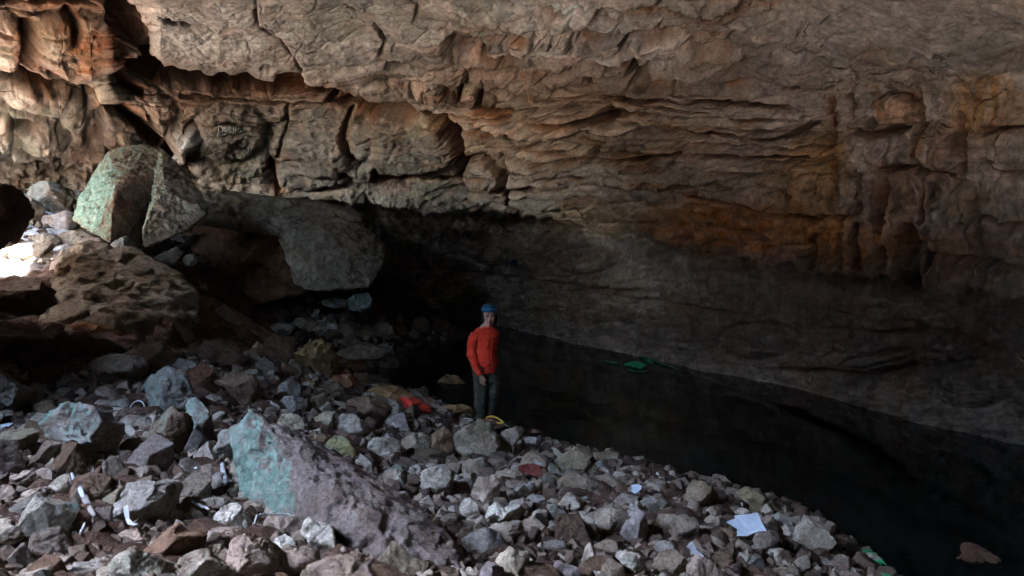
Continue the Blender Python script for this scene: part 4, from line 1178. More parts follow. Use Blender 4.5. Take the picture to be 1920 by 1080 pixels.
    (ell(420, 665, 90, 50, 20), DARK, 'dark brown stone under the long ridge', {}), (ell(740, 890, 44, 30), BROWN, 'brown stone carrying a small mint green patch', dict(algae=.8, adir=(-.2, -.3, .95))),
]
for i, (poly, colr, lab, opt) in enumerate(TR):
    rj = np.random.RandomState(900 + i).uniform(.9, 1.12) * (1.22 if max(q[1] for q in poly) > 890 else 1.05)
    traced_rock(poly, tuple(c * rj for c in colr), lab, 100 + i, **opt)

# unseen rock on the left, shaped to shade the slope and narrow the opening
OUT_L = hull_rock([(-4.5, 4.6, 1.0), (-5.8, 7.4, 1.0), (-8.2, 10.4, 1.4), (-11.5, 11.2, 2), (-12, 4, 2), (-8.5, 3.4, 1.6), (-4.7, 4.7, 4.1), (-6.1, 7.2, 4.2), (-8.4, 9.8, 4.6), (-11, 10, 6.6), (-11, 5, 7.2), (-8, 4.2, 5.5)],
                  (.26, .21, .165), 'big rock outcrop outside the left edge of the photo', 21, cuts=9, rough=.04, name='rock_outcrop', cat='outcrop')

hull_rock([(-20.4, 8.5, 1.5), (-20.6, 14, 2.2), (-15.2, 20, 3), (-14.5, 24, 3), (-25, 24, 3), (-25, 8, 1.5), (-20.2, 8.5, 8.4), (-20.4, 14, 8.4), (-15, 20.2, 8.4), (-14, 24, 8.4), (-25, 24, 8.4), (-25, 8, 8.4)],
          (.30, .26, .21), 'rough rock wall beyond the left edge of the photo', 23, cuts=8, rough=.03, name='rock_outcrop', cat='outcrop')  # added unseen wall that cuts side light from the left opening
hull_rock([(-10.7, 10.6, 6.3), (-10.2, 11, 6.4), (-10.25, 15.5, 6.4), (-11.2, 15.6, 6.3), (-10.8, 10.5, 8.2), (-9.6, 10.5, 8.2), (-9.6, 15.9, 8.2), (-11.4, 15.9, 8.2)],
          (.33, .28, .22), None, 26, cuts=6, rough=.03, name='ceiling_brow', cat=None, kind='structure')  # added unseen rock that keeps the left opening's sky light off the walls
SKY_BLOCK = hull_rock([(-8.8, 3.9, 7.3), (-8.8, 4.7, 7.4), (-3.0, 3.8, 4.38), (-3.0, 4.6, 4.5), (-1.2, 3.8, 4.08), (-1.2, 4.6, 4.28), (3.6, 3.8, 4.08), (3.6, 4.6, 4.28), (-8.8, 3.5, 7.9), (-8.8, 5.4, 7.9), (3.6, 3.5, 7.9), (3.6, 5.4, 7.9)],
                 (.33, .28, .22), None, 22, cuts=7, rough=.03, name='ceiling_brow', cat=None, kind='structure')  # added unseen rock that keeps sky light from the roof hole off the walls

# ---- smaller rubble: the larger ones each a stone, the crumbs one mass
PROTO = []
for k in range(16):
    V, Fc = boulder(500 + k, 4, 8)
    me = mesh_from('rubble_stone', V * np.array([1, .8, .68]), Fc)
    PROTO.append(me)
    me.materials.append(STONE)


TRC = np.array([[np.mean([q[0] for q in t[0]]), np.mean([q[1] for q in t[0]]), .62 * max(np.ptp([q[0] for q in t[0]]), np.ptp([q[1] for q in t[0]]))] for t in TR])


def rubble():
    rs = np.random.RandomState(42)
    n = 84000
    u = rs.uniform(-460, 1900, n)
    v = rs.uniform(400, 1120, n)
    # throw points on the floor by area of the picture
    Y = np.exp(rs.uniform(math.log(2.9), math.log(19), n))
    X = (u - 960) / F * Y
    z = floor_z(X, Y)
    P = np.stack([X, Y, z], 1)
    pu, pv = project(P)
    ok = (z > -.02) & (pv < 1150) & (pv > 300)
    mound = (pu < 530) & (pv > 500) & (pv < np.interp(pu, [0, 150, 300, 420, 530], [700, 655, 660, 690, 650]))
    ok &= ~(mound & (rs.uniform(size=n) > .05))
    P, pu, pv = P[ok], pu[ok], pv[ok]
    placed = np.zeros((0, 3))
    big, small = [], []
    for p, a, b in zip(P, pu, pv):
        if len(big) >= 150:
            break
        if not (-30 < a < 1650 and b < 1105):
            continue
        if (TRC[:, 2] > np.hypot((TRC[:, 0] - a), (TRC[:, 1] - b) * 1.3)).any():
            continue
        if a > 1180 or (430 < a < 890 and b > 770 and abs(b - (790 + (a - 470) * .66)) < 110):
            continue
        far = p[1]
        s = rs.uniform(.018, .04) * far * rs.choice([.7, 1, 1, 1.4])
        s = float(np.clip(s, .05, .30 if a < 420 and b < 760 else (.13 if a > 840 and b < 960 else (.21 if b > 860 else .17))))
        if len(placed) and (np.hypot(placed[:, 0] - p[0], placed[:, 1] - p[1]) < (placed[:, 2] + s) * .8).any():
            continue
        placed = np.concatenate([placed, [[p[0], p[1], s]]])
        big.append((p, s, a, b))
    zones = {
        'shade': ('dim brown rubble stone among others in the shaded hollow on the left', 'rubble stones in the shaded hollow', (.15, .085, .055)),  # brown darkened further to paint in the hollow's shade
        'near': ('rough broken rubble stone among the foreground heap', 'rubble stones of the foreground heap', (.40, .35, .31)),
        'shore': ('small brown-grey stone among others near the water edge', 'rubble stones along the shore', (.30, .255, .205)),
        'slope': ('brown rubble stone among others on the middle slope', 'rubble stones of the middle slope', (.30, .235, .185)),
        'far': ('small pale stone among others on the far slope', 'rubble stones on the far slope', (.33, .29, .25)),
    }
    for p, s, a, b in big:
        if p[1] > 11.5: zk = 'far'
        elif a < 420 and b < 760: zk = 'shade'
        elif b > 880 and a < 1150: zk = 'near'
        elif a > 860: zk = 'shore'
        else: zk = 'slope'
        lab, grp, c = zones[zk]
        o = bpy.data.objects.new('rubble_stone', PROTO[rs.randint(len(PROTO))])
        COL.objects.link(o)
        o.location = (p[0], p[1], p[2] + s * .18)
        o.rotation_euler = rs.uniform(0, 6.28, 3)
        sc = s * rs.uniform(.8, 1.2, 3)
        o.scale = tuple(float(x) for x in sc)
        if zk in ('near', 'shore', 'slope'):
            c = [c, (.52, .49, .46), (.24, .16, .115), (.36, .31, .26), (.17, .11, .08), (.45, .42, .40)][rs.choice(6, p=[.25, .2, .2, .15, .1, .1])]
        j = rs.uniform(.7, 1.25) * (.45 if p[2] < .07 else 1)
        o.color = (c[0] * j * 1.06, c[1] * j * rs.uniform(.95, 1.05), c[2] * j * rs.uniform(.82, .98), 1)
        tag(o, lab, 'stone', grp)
    # the pale heap at the head of the inlet
    placed2 = []
    for _ in range(900):
        if len(placed2) >= 62: break
        a, b = rs.uniform(505, 850), rs.uniform(592, 668)
        if b > 672 - max(0, a - 640) * .16 or b < 596 + abs(a - 640) * .03: continue
        w = rs.uniform(11, 25)
        if any(abs(a - q[0]) < (w + q[2]) * .36 and abs(b - q[1]) < (w + q[2]) * .26 for q in placed2): continue
        placed2.append((a, b, w))
        h = floor_hit(a, b)
        s = w / 2 * h[1] / F
        o = bpy.data.objects.new('rubble_stone', PROTO[rs.randint(len(PROTO))])
        COL.objects.link(o)
        o.location = (h[0], h[1], h[2] + s * .3)
        o.rotation_euler = rs.uniform(0, 6.28, 3)
        o.scale = tuple(float(x) for x in s * rs.uniform(.85, 1.2, 3))
        j = rs.uniform(.7, 1.25)
        o.color = (.50 * j, .46 * j, .42 * j, 1)
        tag(o, 'small pale stone among others in the heap at the head of the inlet', 'stone', 'rubble stones of the heap at the inlet')
    # crumbs
    VV_, FF_, base = [], [], 0
    fam = []
    for sub, kk in ((3, 10), (2, 8)):
        fam.append([boulder(700 + k + sub * 40, sub, 6, 1.1, .8 if sub == 3 else 0) for k in range(kk)])
    for cnt, p in enumerate(P[3000:14400]):
        grit = cnt >= 7200
        s = rs.uniform(.004, .009) * p[1] * rs.choice([.6, .8, 1, 1.4]) if grit else rs.uniform(.007, .015) * p[1] * rs.choice([.8, 1, 1.25])
        s = float(np.clip(s, .012, .06 if grit else .10))
        V, Fc = fam[1 if grit else 0][rs.randint(8)]
        R = np.array(Matrix.Rotation(rs.uniform(0, 6.28), 3, Vector(rs.normal(size=3)).normalized()))
        V = (V * s * np.array([1, .85, .7]) * rs.uniform(.7, 1.25, 3)) @ R.T + p + np.array([0, 0, s * (.1 if grit else .25)])
        VV_.append(V)
        FF_.append(Fc + base)
        base += len(V)
    me = mesh_from('rubble_crumbs', np.concatenate(VV_), np.concatenate(FF_))
    o = link('rubble_crumbs', me, CRUMB)
    tag(o, 'countless small broken stones filling the gaps of the slope', 'rubble', kind='stuff')


def mat_crumb():
    k = NT('rubble crumbs')
    tc = k.n('ShaderNodeTexCoord').outputs['Object']
    g = k.n('ShaderNodeNewGeometry').outputs['Random Per Island']
    c = k.ramp(g, [(0, (.05, .029, .019)), (.4, (.11, .073, .052)), (.7, (.22, .165, .12)), (1, (.36, .30, .235))])
    c = k.mix(.8, c, k.ramp(k.noise(tc, 40, 5, .7), [(.36, (.5,)), (.5, (1,)), (.66, (1.3,))]), 'MULTIPLY')
    k.l(c, k.b.inputs['Base Color'])
    k.l(k.bump(k.noise(tc, 60, 6, .7), .8, .012), k.b.inputs['Normal'])
    return k.m


CRUMB = mat_crumb()
rubble()
# ------------------------------------------------------------------ helpers for made things
def tube(pts, rad, sides=8, flat=1.0):
    """a tapering tube along points"""
    P = np.array(pts, float)
    R = np.interp(np.linspace(0, 1, len(P)), np.linspace(0, 1, len(np.atleast_1d(rad))), np.atleast_1d(rad))
    T = np.gradient(P, axis=0)
    T /= np.linalg.norm(T, axis=1, keepdims=True) + 1e-9
    V, Fc = [], []
    up = np.array([0, 0, 1.0]) if abs(T[0][2]) < .9 else np.array([0, 1.0, 0])
    a = np.cross(T[0], up)
    a /= np.linalg.norm(a)
    for i in range(len(P)):
        a = a - T[i] * (a @ T[i])
        a /= np.linalg.norm(a) + 1e-9
        b = np.cross(T[i], a)
        for k in range(sides):
            t = 2 * math.pi * k / sides
            V.append(P[i] + R[i] * (a * math.cos(t) + b * math.sin(t) * flat))
    n = len(P)
    for i in range(n - 1):
        for k in range(sides):
            k2 = (k + 1) % sides
            Fc.append((i * sides + k, i * sides + k2, (i + 1) * sides + k2, (i + 1) * sides + k))
    Fc.append(tuple(range(sides))[::-1])
    Fc.append(tuple((n - 1) * sides + k for k in range(sides)))
    return V, Fc


def rings(rows, sides=24):
    """stacked ellipses (x, y, z, rx, ry) closed at both ends"""
    V, Fc = [], []
    for x, y, z, rx, ry in rows:
        for k in range(sides):
            t = 2 * math.pi * k / sides
            V.append((x + rx * math.cos(t), y + ry * math.sin(t), z))
    n = len(rows)
    for i in range(n - 1):
        for k in range(sides):
            k2 = (k + 1) % sides
            Fc.append((i * sides + k, i * sides + k2, (i + 1) * sides + k2, (i + 1) * sides + k))
    Fc.append(tuple(range(sides))[::-1])
    Fc.append(tuple((n - 1) * sides + k for k in range(sides)))
    return V, Fc


def ball(c, r, u=18, v=12, rot=None):
    V, Fc = [], []
    for i in range(v + 1):
        ph = math.pi * i / v
        for k in range(u):
            th = 2 * math.pi * k / u
            p = np.array([r[0] * math.sin(ph) * math.cos(th), r[1] * math.sin(ph) * math.sin(th), r[2] * math.cos(ph)])
            if rot is not None:
                p = np.array(rot) @ p
            V.append(np.array(c) + p)
    for i in range(v):
        for k in range(u):
            k2 = (k + 1) % u
            Fc.append((i * u + k, (i + 1) * u + k, (i + 1) * u + k2, i * u + k2))
    return V, Fc


def fuse(pieces, voxel, smooth=6):
    """grow many overlapping pieces into one continuous skin"""
    V, Fc, b = [], [], 0
    for v, f in pieces:
        V += [tuple(float(c) for c in p) for p in v]
        Fc += [tuple(i + b for i in q) for q in f]
        b += len(v)
    me = bpy.data.meshes.new('fuse')
    me.from_pydata(V, [], Fc)
    bm = bmesh.new()
    bm.from_mesh(me)
    bmesh.ops.remove_doubles(bm, verts=bm.verts, dist=1e-5)
    bmesh.ops.recalc_face_normals(bm, faces=bm.faces)
    bm.to_mesh(me)
    bm.free()
    o = bpy.data.objects.new('fuse', me)
    COL.objects.link(o)
    r = o.modifiers.new('r', 'REMESH')
    r.mode = 'VOXEL'
    r.voxel_size = voxel
    s = o.modifiers.new('s', 'SMOOTH')
    s.factor, s.iterations = .5, smooth
    out = bpy.data.meshes.new_from_object(o.evaluated_get(bpy.context.evaluated_depsgraph_get()))
    bpy.data.objects.remove(o)
    bpy.data.meshes.remove(me)
    out.polygons.foreach_set('use_smooth', np.ones(len(out.polygons), bool))
    return out


def plain(name, V, Fc, mat, parent=None, smooth=True):
    me = bpy.data.meshes.new(name)
    me.from_pydata([tuple(float(c) for c in p) for p in V], [], Fc)
    me.update()
    me.polygons.foreach_set('use_smooth', np.full(len(me.polygons), smooth))
    return link(name, me, mat, parent)


def rebase(o):
    """move a mesh's origin from the world's to the thing's own base"""
    me = o.data
    co = np.zeros(len(me.vertices) * 3, np.float32)
    me.vertices.foreach_get('co', co)
    co = co.reshape(-1, 3)
    c = co.mean(axis=0)
    c[2] = co[:, 2].min()
    me.vertices.foreach_set('co', (co - c).ravel())
    o.location = [float(x) for x in c]
    return o


def onto(o, name, V, Fc, mat):
    """a part given in world coordinates, fixed to a thing"""
    L = np.array(o.location)
    return plain(name, [np.array(p) - L for p in V], Fc, mat, o)


def near_floor(u, v, lift=.12):
    return at(u, v, floor_hit(u, v)[1] - lift)


# ------------------------------------------------------------------ the person at the water's edge
SKIN = mat_plain('skin', (.42, .225, .15), .55, 30, .12, .1, .002, .35)
SHIRT = mat_plain('red shirt cloth', (.78, .05, .022), .85, 60, .22, .5, .006)
PANTS = mat_plain('olive trouser cloth', (.052, .052, .036), .9, 50, .25, .5, .006)
HAIR = mat_plain('black hair', (.012, .009, .008), .5, 60, .4, .5, .004)
CAPM = mat_plain('dark teal scarf cloth', (.025, .075, .10), .85, 50, .3, .4, .004)
BANDM = mat_plain('blue band cloth', (.035, .16, .29), .8, 50, .2, .3, .003)
YEL = mat_plain('yellow strap', (.62, .36, .05), .7, 40, .2, .2, .002)
EYE_M = mat_plain('eye', (.05, .04, .035), .3, 40, .2, 0)
LIPM = mat_plain('lip', (.25, .09, .07), .5, 40, .1, 0)


def hand(wrist, down, side, front):
    """palm, four unequal bent fingers and a thumb; side points to the thumb"""
    w, d, s, f = (np.array(x, float) / (1 if i == 0 else np.linalg.norm(x)) for i, x in enumerate((wrist, down, side, front)))
    out = [tube([w - d * .02, w + d * .02, w + d * .05, w + d * .082], [.024, .030, .034, .030], 12, .52)]
    for q, ln, cur in ((.026, .062, .5), (.009, .072, .6), (-.009, .068, .7), (-.026, .052, .8)):
        a = w + d * .070 + s * q
        b = a + d * ln * .45 + f * ln * .10
        c = b + d * ln * .30 + f * ln * .22 * cur * 2
        e = c + d * ln * .16 + f * ln * .26 * cur * 2
        out.append(tube([a, (a + b) / 2, b, c, e], [.0100, .0098, .0092, .0085, .0070], 8))
    a = w + d * .018 + s * .022
    out.append(tube([a, a + d * .022 + s * .017 + f * .006, a + d * .048 + s * .020 + f * .014, a + d * .066 + s * .016 + f * .020], [.0135, .0125, .0105, .008], 8))
    return out


def build_person():
    root = bpy.data.objects.new('person', None)
    COL.objects.link(root)
    base = at(910, 797, 9.7)
    root.location = [float(c) for c in base]
    root.rotation_euler = (0, 0, math.radians(38))
    root.scale = (1.0, 1.03, 1.0)
    tag(root, 'person in a red long-sleeved shirt and olive trousers standing barefoot at the pool edge', 'person')
    hx, hy = .045, -.035                         # the head leans a little forward and to one side
    turn = Matrix.Rotation(math.radians(-33), 3, 'Z')
    hc = np.array([hx, hy, 1.452])

    def h(x, y, z):
        return hc + np.array(turn @ Vector((x, y, z))) * 1.10
    TR_ = np.array(turn) * 1.10
    torso = [(0, 0, .74, .15, .112), (0, 0, .84, .166, .126), (0, .0, .95, .142, .112), (0, -.004, 1.03, .134, .108), (0, -.010, 1.12, .150, .124), (0, -.006, 1.19, .160, .118), (0, 0, 1.25, .156, .092),
             (.005, 0, 1.29, .118, .076), (.010, -.004, 1.325, .076, .062), (.014, -.006, 1.35, .056, .052)]
    legs = []
    for s in (-1, 1):
        kn = -.02 if s < 0 else -.075
        legs.append([(s * .082, 0, .84, .100), (s * .086, kn * .6, .64, .083), (s * .084, kn, .46, .062), (s * .080, kn * .3 + .01, .30, .056), (s * .074, .012, .12, .037)])
    arm_r = [(-.150, 0, 1.235, .056), (-.186, .012, 1.13, .050), (-.212, .016, .98, .043), (-.200, -.045, .85, .037), (-.168, -.115, .715, .027)]
    arm_l = [(.148, 0, 1.235, .056), (.178, .040, 1.12, .050), (.182, .085, .99, .043), (.120, .140, .93, .036), (.040, .165, .90, .027)]

    def limb(p, grow=0.0, n=None):
        q = p[:n] if n else p
        pts, rad = [], []
        for (a, b) in zip(q[:-1], q[1:]):
            for t in np.linspace(0, 1, 5, endpoint=False):
                pts.append([a[i] * (1 - t) + b[i] * t for i in range(3)])
                rad.append(a[3] * (1 - t) + b[3] * t + grow)
        pts.append(q[-1][:3])
        rad.append(q[-1][3] + grow)
        return tube(pts, rad, 14)
    body = [rings(torso)] + [limb(L) for L in legs] + [limb(arm_r), limb(arm_l)]
    for s, ty in ((-1, .0), (1, -.03)):
        x = s * .072
        body += [tube([(x, .035, .035), (x, -.02, .045), (x + s * .006, -.09, .032), (x + s * .010, -.15, .022)], [.030, .036, .034, .026], 12, .8), ball((x, .04, .032), (.030, .034, .032))]
        for k in range(5):
            body.append(ball((x + s * .010 + s * (k - 2) * .0135, -.168 + abs(k - 1.2) * .006 * (1 if s > 0 else 1), .015), (.0085, .016, .010), 10, 8))
    body += hand((-.164, -.122, .700), (.16, -.16, -1), (.55, -.75, .05), (.80, .35, .0))
    body += hand((.030, .168, .895), (-1, .10, -.25), (-.1, .2, 1), (.0, 1, .0))
    body += [tube([(.010, 0, 1.29), (.02, -.008, 1.34), tuple(h(0, .01, -.07))], [.056, .050, .052], 16)]
    body += [ball(h(0, .012, .022), (.074, .092, .088), rot=TR_), ball(h(0, -.022, -.042), (.058, .062, .066), rot=TR_), ball(h(0, -.050, -.088), (.030, .028, .026), rot=TR_),
             tube([h(0, -.078, .018), h(0, -.088, -.006), h(0, -.100, -.022), h(0, -.088, -.034)], [.008, .011, .014, .010], 10), ball(h(0, -.074, .028), (.050, .018, .012), rot=TR_),
             ball(h(.034, -.066, -.022), (.022, .016, .020), rot=TR_), ball(h(-.034, -.066, -.022), (.022, .016, .020), rot=TR_), ball(h(0, -.080, -.060), (.022, .012, .012), rot=TR_)]
    for s in (-1, 1):
        body.append(ball(h(s * .074, .012, -.008), (.010, .020, .030), rot=TR_))
    link('body', fuse(body, .0055, 4), SKIN, root)
    for s in (-1, 1):
        plain('eye', *ball(h(s * .029, -.078, .006), (.0135, .008, .0085), rot=TR_), EYE_M, root)
        plain('eyebrow', *tube([h(s * .012, -.090, .026), h(s * .030, -.090, .031), h(s * .048, -.080, .025)], [.004, .005, .003], 6), HAIR, root)
    plain('lip', *ball(h(0, -.092, -.060), (.020, .006, .007), rot=TR_), LIPM, root)
    # shirt: trunk and both sleeves in one cloth, collar and placket its own parts
    sh = [rings([(x, y, z, rx + .016, ry + .016) for x, y, z, rx, ry in [(0, 0, .715, .160, .122)] + torso[:7]] + [(.004, 0, 1.292, .124, .086), (.010, -.002, 1.322, .078, .066)])]
    sh += [limb([(p[0], p[1], p[2], p[3]) for p in arm_r], .013), limb(arm_l, .013), ball((0.055, -.085, 1.13), (.066, .058, .060)), ball((-.055, -.085, 1.13), (.066, .058, .060)),
           tube([(-.215, .02, 1.00), (-.222, .0, .975), (-.212, -.03, .94)], [.052, .058, .048], 12)]
    me = fuse(sh, .008, 5)
    co = np.zeros(len(me.vertices) * 3, np.float32)
    me.vertices.foreach_get('co', co)
    P = co.reshape(-1, 3).astype(float)
    nn = np.zeros(len(me.vertices) * 3, np.float32)
    me.vertices.foreach_get('normal', nn)
    P += nn.reshape(-1, 3) * (.013 * fbm(P * np.array([8, 8, 19]), 3, 91, ridge=True) + .006 * fbm(P * np.array([22, 22, 50]), 2, 92))[:, None]
    me.vertices.foreach_set('co', P.astype(np.float32).ravel())
    link('shirt', me, SHIRT, root)
    for s in (-1, 1):
        plain('collar', *tube([(s * .060 + .012, .030, 1.330), (s * .058 + .012, -.035, 1.318), (s * .034 + .008, -.085, 1.275), (.006, -.118, 1.205)], [.016, .018, .015, .006], 8, .5), SHIRT, root)
    plain('placket', *tube([(.006, -.126, 1.20), (.004, -.152, 1.13), (.002, -.132, 1.04), (0, -.136, .94), (0, -.146, .84)], [.012, .012, .012, .012, .012], 8, .35), SHIRT, root)
    plain('undershirt', *tube([(-.045, -.030, 1.318), (-.020, -.062, 1.300), (.010, -.080, 1.280), (.038, -.060, 1.300), (.062, -.028, 1.318)], [.012, .013, .013, .013, .012], 8, .6), YEL, root)
    # trousers: rolled above the ankle
    tr = [rings([(0, 0, .70, .150, .118), (0, 0, .80, .166, .132), (0, 0, .90, .158, .126), (0, 0, .95, .148, .118)])] + [limb([(p[0], p[1], p[2], p[3] + (.010 + .012 * (i > 1))) for i, p in enumerate(L[:4])] + [(L[4][0], L[4][1], .135, .055)], 0) for L in legs]
    me = fuse(tr, .009, 5)
    co = np.zeros(len(me.vertices) * 3, np.float32)
    me.vertices.foreach_get('co', co)
    P = co.reshape(-1, 3).astype(float)
    nn = np.zeros(len(me.vertices) * 3, np.float32)
    me.vertices.foreach_get('normal', nn)
    P += nn.reshape(-1, 3) * (.014 * fbm(P * np.array([9, 9, 13]), 3, 93, ridge=True) + .004 * fbm(P * np.array([22, 22, 40]), 2, 94))[:, None]
    me.vertices.foreach_set('co', P.astype(np.float32).ravel())
    t = link('trousers', me, PANTS, root)
    for L in legs:
        plain('cuff', *tube([(L[4][0], .010, .120), (L[4][0], .010, .140), (L[4][0], .010, .165)], [.058, .063, .060], 14), PANTS, t)
    # hair, scarf
    hr = [ball(h(0, .026, .020), (.082, .088, .090), rot=TR_), tube([h(-.070, .000, .030), h(-.078, .020, -.03), h(-.070, .045, -.09)], [.020, .024, .016], 10),
          tube([h(.070, .000, .030), h(.078, .020, -.03), h(.072, .040, -.10)], [.020, .026, .018], 10), tube([h(0, .09, -.01), h(0, .105, -.08), h(.01, .095, -.17), h(.02, .085, -.24)], [.045, .045, .036, .018], 12)]
    link('hair', fuse(hr, .007, 3), HAIR, root)
    cap = [ball(h(0, .016, .070), (.095, .108, .088), rot=TR_), tube([h(0, .10, .05), h(.02, .135, .02), h(.03, .14, -.05)], [.03, .022, .012], 10)]
    cm = fuse(cap, .007, 3)
    bm = bmesh.new()
    bm.from_mesh(cm)
    bmesh.ops.delete(bm, geom=[v for v in bm.verts if v.co.z < hc[2] + .072 + .12 * (v.co.y - hc[1])*0 and v.co.y < hc[1] + .09], context='VERTS')
    bm.to_mesh(cm)
    bm.free()
    c = link('head_scarf', cm, CAPM, root)
    ang = np.linspace(0, 2 * math.pi, 33)
    V, Fc = tube([h(.089 * math.cos(a), .016 + .101 * math.sin(a), .074 + .022 * math.sin(a)) for a in ang], [.017] * 33, 8, .45)
    # the band is taller than it is thick
    V = []
    for a in ang[:-1]:
        for dz, gr in ((-.022, .000), (-.020, .006), (.020, .004), (.022, -.003)):
            V.append(h((.088 + gr) * math.cos(a), .016 + (.100 + gr) * math.sin(a), .074 + dz - .006 * math.sin(a)))
    Fc = []
    for i in range(32):
        j = (i + 1) % 32
        for k in range(4):
            k2 = (k + 1) % 4
            Fc.append((i * 4 + k, j * 4 + k, j * 4 + k2, i * 4 + k2))
    plain('band', V, Fc, BANDM, c)
    return root


PERSON = build_person()
traced_rock(ell(905, 808, 92, 24), BROWN, 'low brown stone under the bare feet of the person', 801, Y=9.72)
traced_rock(ell(935, 797, 46, 14), DARK, 'low dark stone beneath the yellow strap loop', 802, Y=9.45)

# ------------------------------------------------------------------ small things lying about
REDM = mat_plain('red bag cloth', (.50, .035, .018), .6, 30, .3, .6, .01, .4)
DRED = mat_plain('dark red packet', (.10, .014, .010), .5, 30, .3, .4, .006, .4)
PAPER = mat_plain('white paper', (.50, .55, .60), .8, 9, .14, .15, .006)
PLAST = mat_plain('white plastic', (.40, .41, .43), .5, 20, .3, .2, .004, .5)
WOOD = mat_plain('dry grey stick', (.24, .21, .185), .9, 40, .4, .6, .004)
WIRE = mat_plain('pale wire', (.50, .50, .50), .5, 40, .2, .1, .001, .5)
GREEN = mat_plain('bright green glow and growth', (.008, .40, .17), .6, 30, .45, .4, .01)
GREEN2 = mat_plain('mid green glow and growth', (.022, .22, .07), .6, 30, .45, .4, .01)
TURQ = mat_plain('turquoise paint', (.22, .55, .55), .7, 30, .25, .3, .003)
WHITE_S = mat_plain('chalk white scratch', (.46, .44, .40), .9, 60, .35, 0)
GREY_S = mat_plain('faint grey scratch', (.30, .30, .27), .9, 60, .35, 0)
BLUE_S = mat_plain('blue paint mark', (.012, .05, .20), .8, 60, .4, 0)
PURP_S = mat_plain('purple ink mark', (.035, .022, .09), .8, 60, .4, 0)


def cloth_thing(name, poly, mat, label, cat, seed, Y=None, thick=None, wr=.10):
    o = traced_rock(poly, (1, 1, 1), label, seed, Y=Y, thick=thick, sub=5, planes=8, rough=1.3, pits=.4, name=name, cat=cat)
    o.data.materials[0] = mat
    return o


bag = cloth_thing('cloth_bag', [(750, 746), (768, 745), (788, 752), (803, 761), (808, 773), (795, 778), (776, 774), (760, 766)], REDM, 'crumpled red bag with a white strip lying on the stones left of the person', 'bag', 820, Y=floor_hit(778, 772)[1] - .35)
by = floor_hit(775, 770)[1] - .38
onto(bag, 'strip', *tube([at(754, 741, by - .12), at(762, 744, by - .13), at(770, 748, by - .13)], [.014, .015, .014], 8, .4), PLAST)
pk = cloth_thing('food_packet', [(974, 870), (1000, 866), (1020, 876), (1022, 888), (1014, 901), (990, 898), (974, 888)], DRED, 'dark red packet with a white corner lying against a tan stone', 'packet', 821, Y=floor_hit(1000, 896)[1] - .12)
py = floor_hit(1000, 896)[1] - .24
onto(pk, 'corner', *tube([at(1004, 868, py), at(1013, 869, py), at(1021, 874, py)], [.018, .022, .012], 8, .5), PLAST)
o = cloth_thing('plastic_scrap', [(75, 962), (88, 953), (106, 957), (110, 968), (98, 977), (82, 975)], PLAST, 'crumpled white plastic scrap in the lower left heap, upper of two', 'scrap', 822)
o = cloth_thing('plastic_scrap', [(58, 990), (70, 984), (88, 990), (106, 989), (102, 1002), (84, 1008), (66, 1003)], PLAST, 'crumpled bluish white plastic scrap in the lower left heap, lower of two', 'scrap', 823)


def loop():
    Y = 9.30
    px = [(911, 785), (914, 780), (922, 779), (932, 782), (941, 788), (943, 791), (936, 792), (927, 789)]
    pts = []
    for i in range(len(px) - 1):
        for t in (0, .34, .67):
            a = np.array(px[i]) * (1 - t) + np.array(px[i + 1]) * t
            pts.append(at(a[0], a[1] + 1.5, Y + (790 - a[1]) * .012))
    o = rebase(plain('strap_loop', *tube(pts, [.006, .017, .021, .012, .020, .015, .005], 8, .45), YEL))
    tag(o, 'yellow strap loop on a dark stone beside the feet of the person', 'strap')
    onto(o, 'cord', *tube([at(940, 791, Y), at(948, 796, Y - .02), at(958, 803, Y - .05), at(966, 808, Y - .05)], [.006, .006, .005], 6), WOOD)


loop()


def paper(name, poly, label, mat, seed, lift=.16, cat='paper', curl=.02, rise=0):
    """a crumpled sheet with a little thickness, lying on the stones"""
    bm = bmesh.new()
    Yc = floor_hit(sum(p[0] for p in poly) / len(poly), max(p[1] for p in poly))[1]
    vmax = max(p[1] for p in poly)
    vs = [bm.verts.new(Vector(at(u, v, Yc - lift + (vmax - v) * .004 + rise))) for u, v in poly]
    bm.faces.new(vs)
    bmesh.ops.triangulate(bm, faces=bm.faces)
    fine(bm, .025)
    bm.normal_update()
    V = np.array([v.co[:] for v in bm.verts])
    n = np.array([v.normal[:] for v in bm.verts])
    V += n * (curl * fbm(V * 6 + seed, 3, seed) + curl * .35 * fbm(V * 20 + seed, 2, seed))[:, None]
    for v, q in zip(bm.verts, V):
        v.co = q
    bmesh.ops.solidify(bm, geom=bm.faces[:], thickness=.003)
    me = bpy.data.meshes.new(name)
    bm.to_mesh(me)
    bm.free()
    return tag(rebase(link(name, me, mat)), label, cat)


paper('paper_sheet', [(1361, 979), (1378, 973), (1377, 967), (1400, 965), (1420, 961), (1429, 983), (1438, 998), (1424, 996), (1414, 999), (1402, 1004), (1381, 1004), (1382, 992)],
      'large pale blue-white sheet lying on the stones near the water', PAPER, 3, lift=.30)
paper('paper_scrap', [(1287, 1026), (1292, 1019), (1298, 1016), (1303, 1025), (1306, 1032), (1320, 1043), (1316, 1048), (1305, 1042), (1300, 1040), (1295, 1042), (1294, 1031)],
      'small bright white scrap standing between the bottom right stones', PLAST, 4, lift=.30, cat='scrap')
paper('paper_scrap', [(1184, 910), (1192, 908), (1203, 911), (1202, 917), (1190, 926), (1184, 920), (1187, 916)], 'small white paper scrap near the waterline', PAPER, 5, lift=.28, cat='scrap')
paper('plastic_strip', [(232, 953), (240, 950), (242, 962), (243, 975), (250, 982), (260, 983), (250, 987), (240, 984), (234, 970)], 'bluish white curved strip at the left foot of the flat-topped block', PLAST, 6, lift=.24, cat='strip')
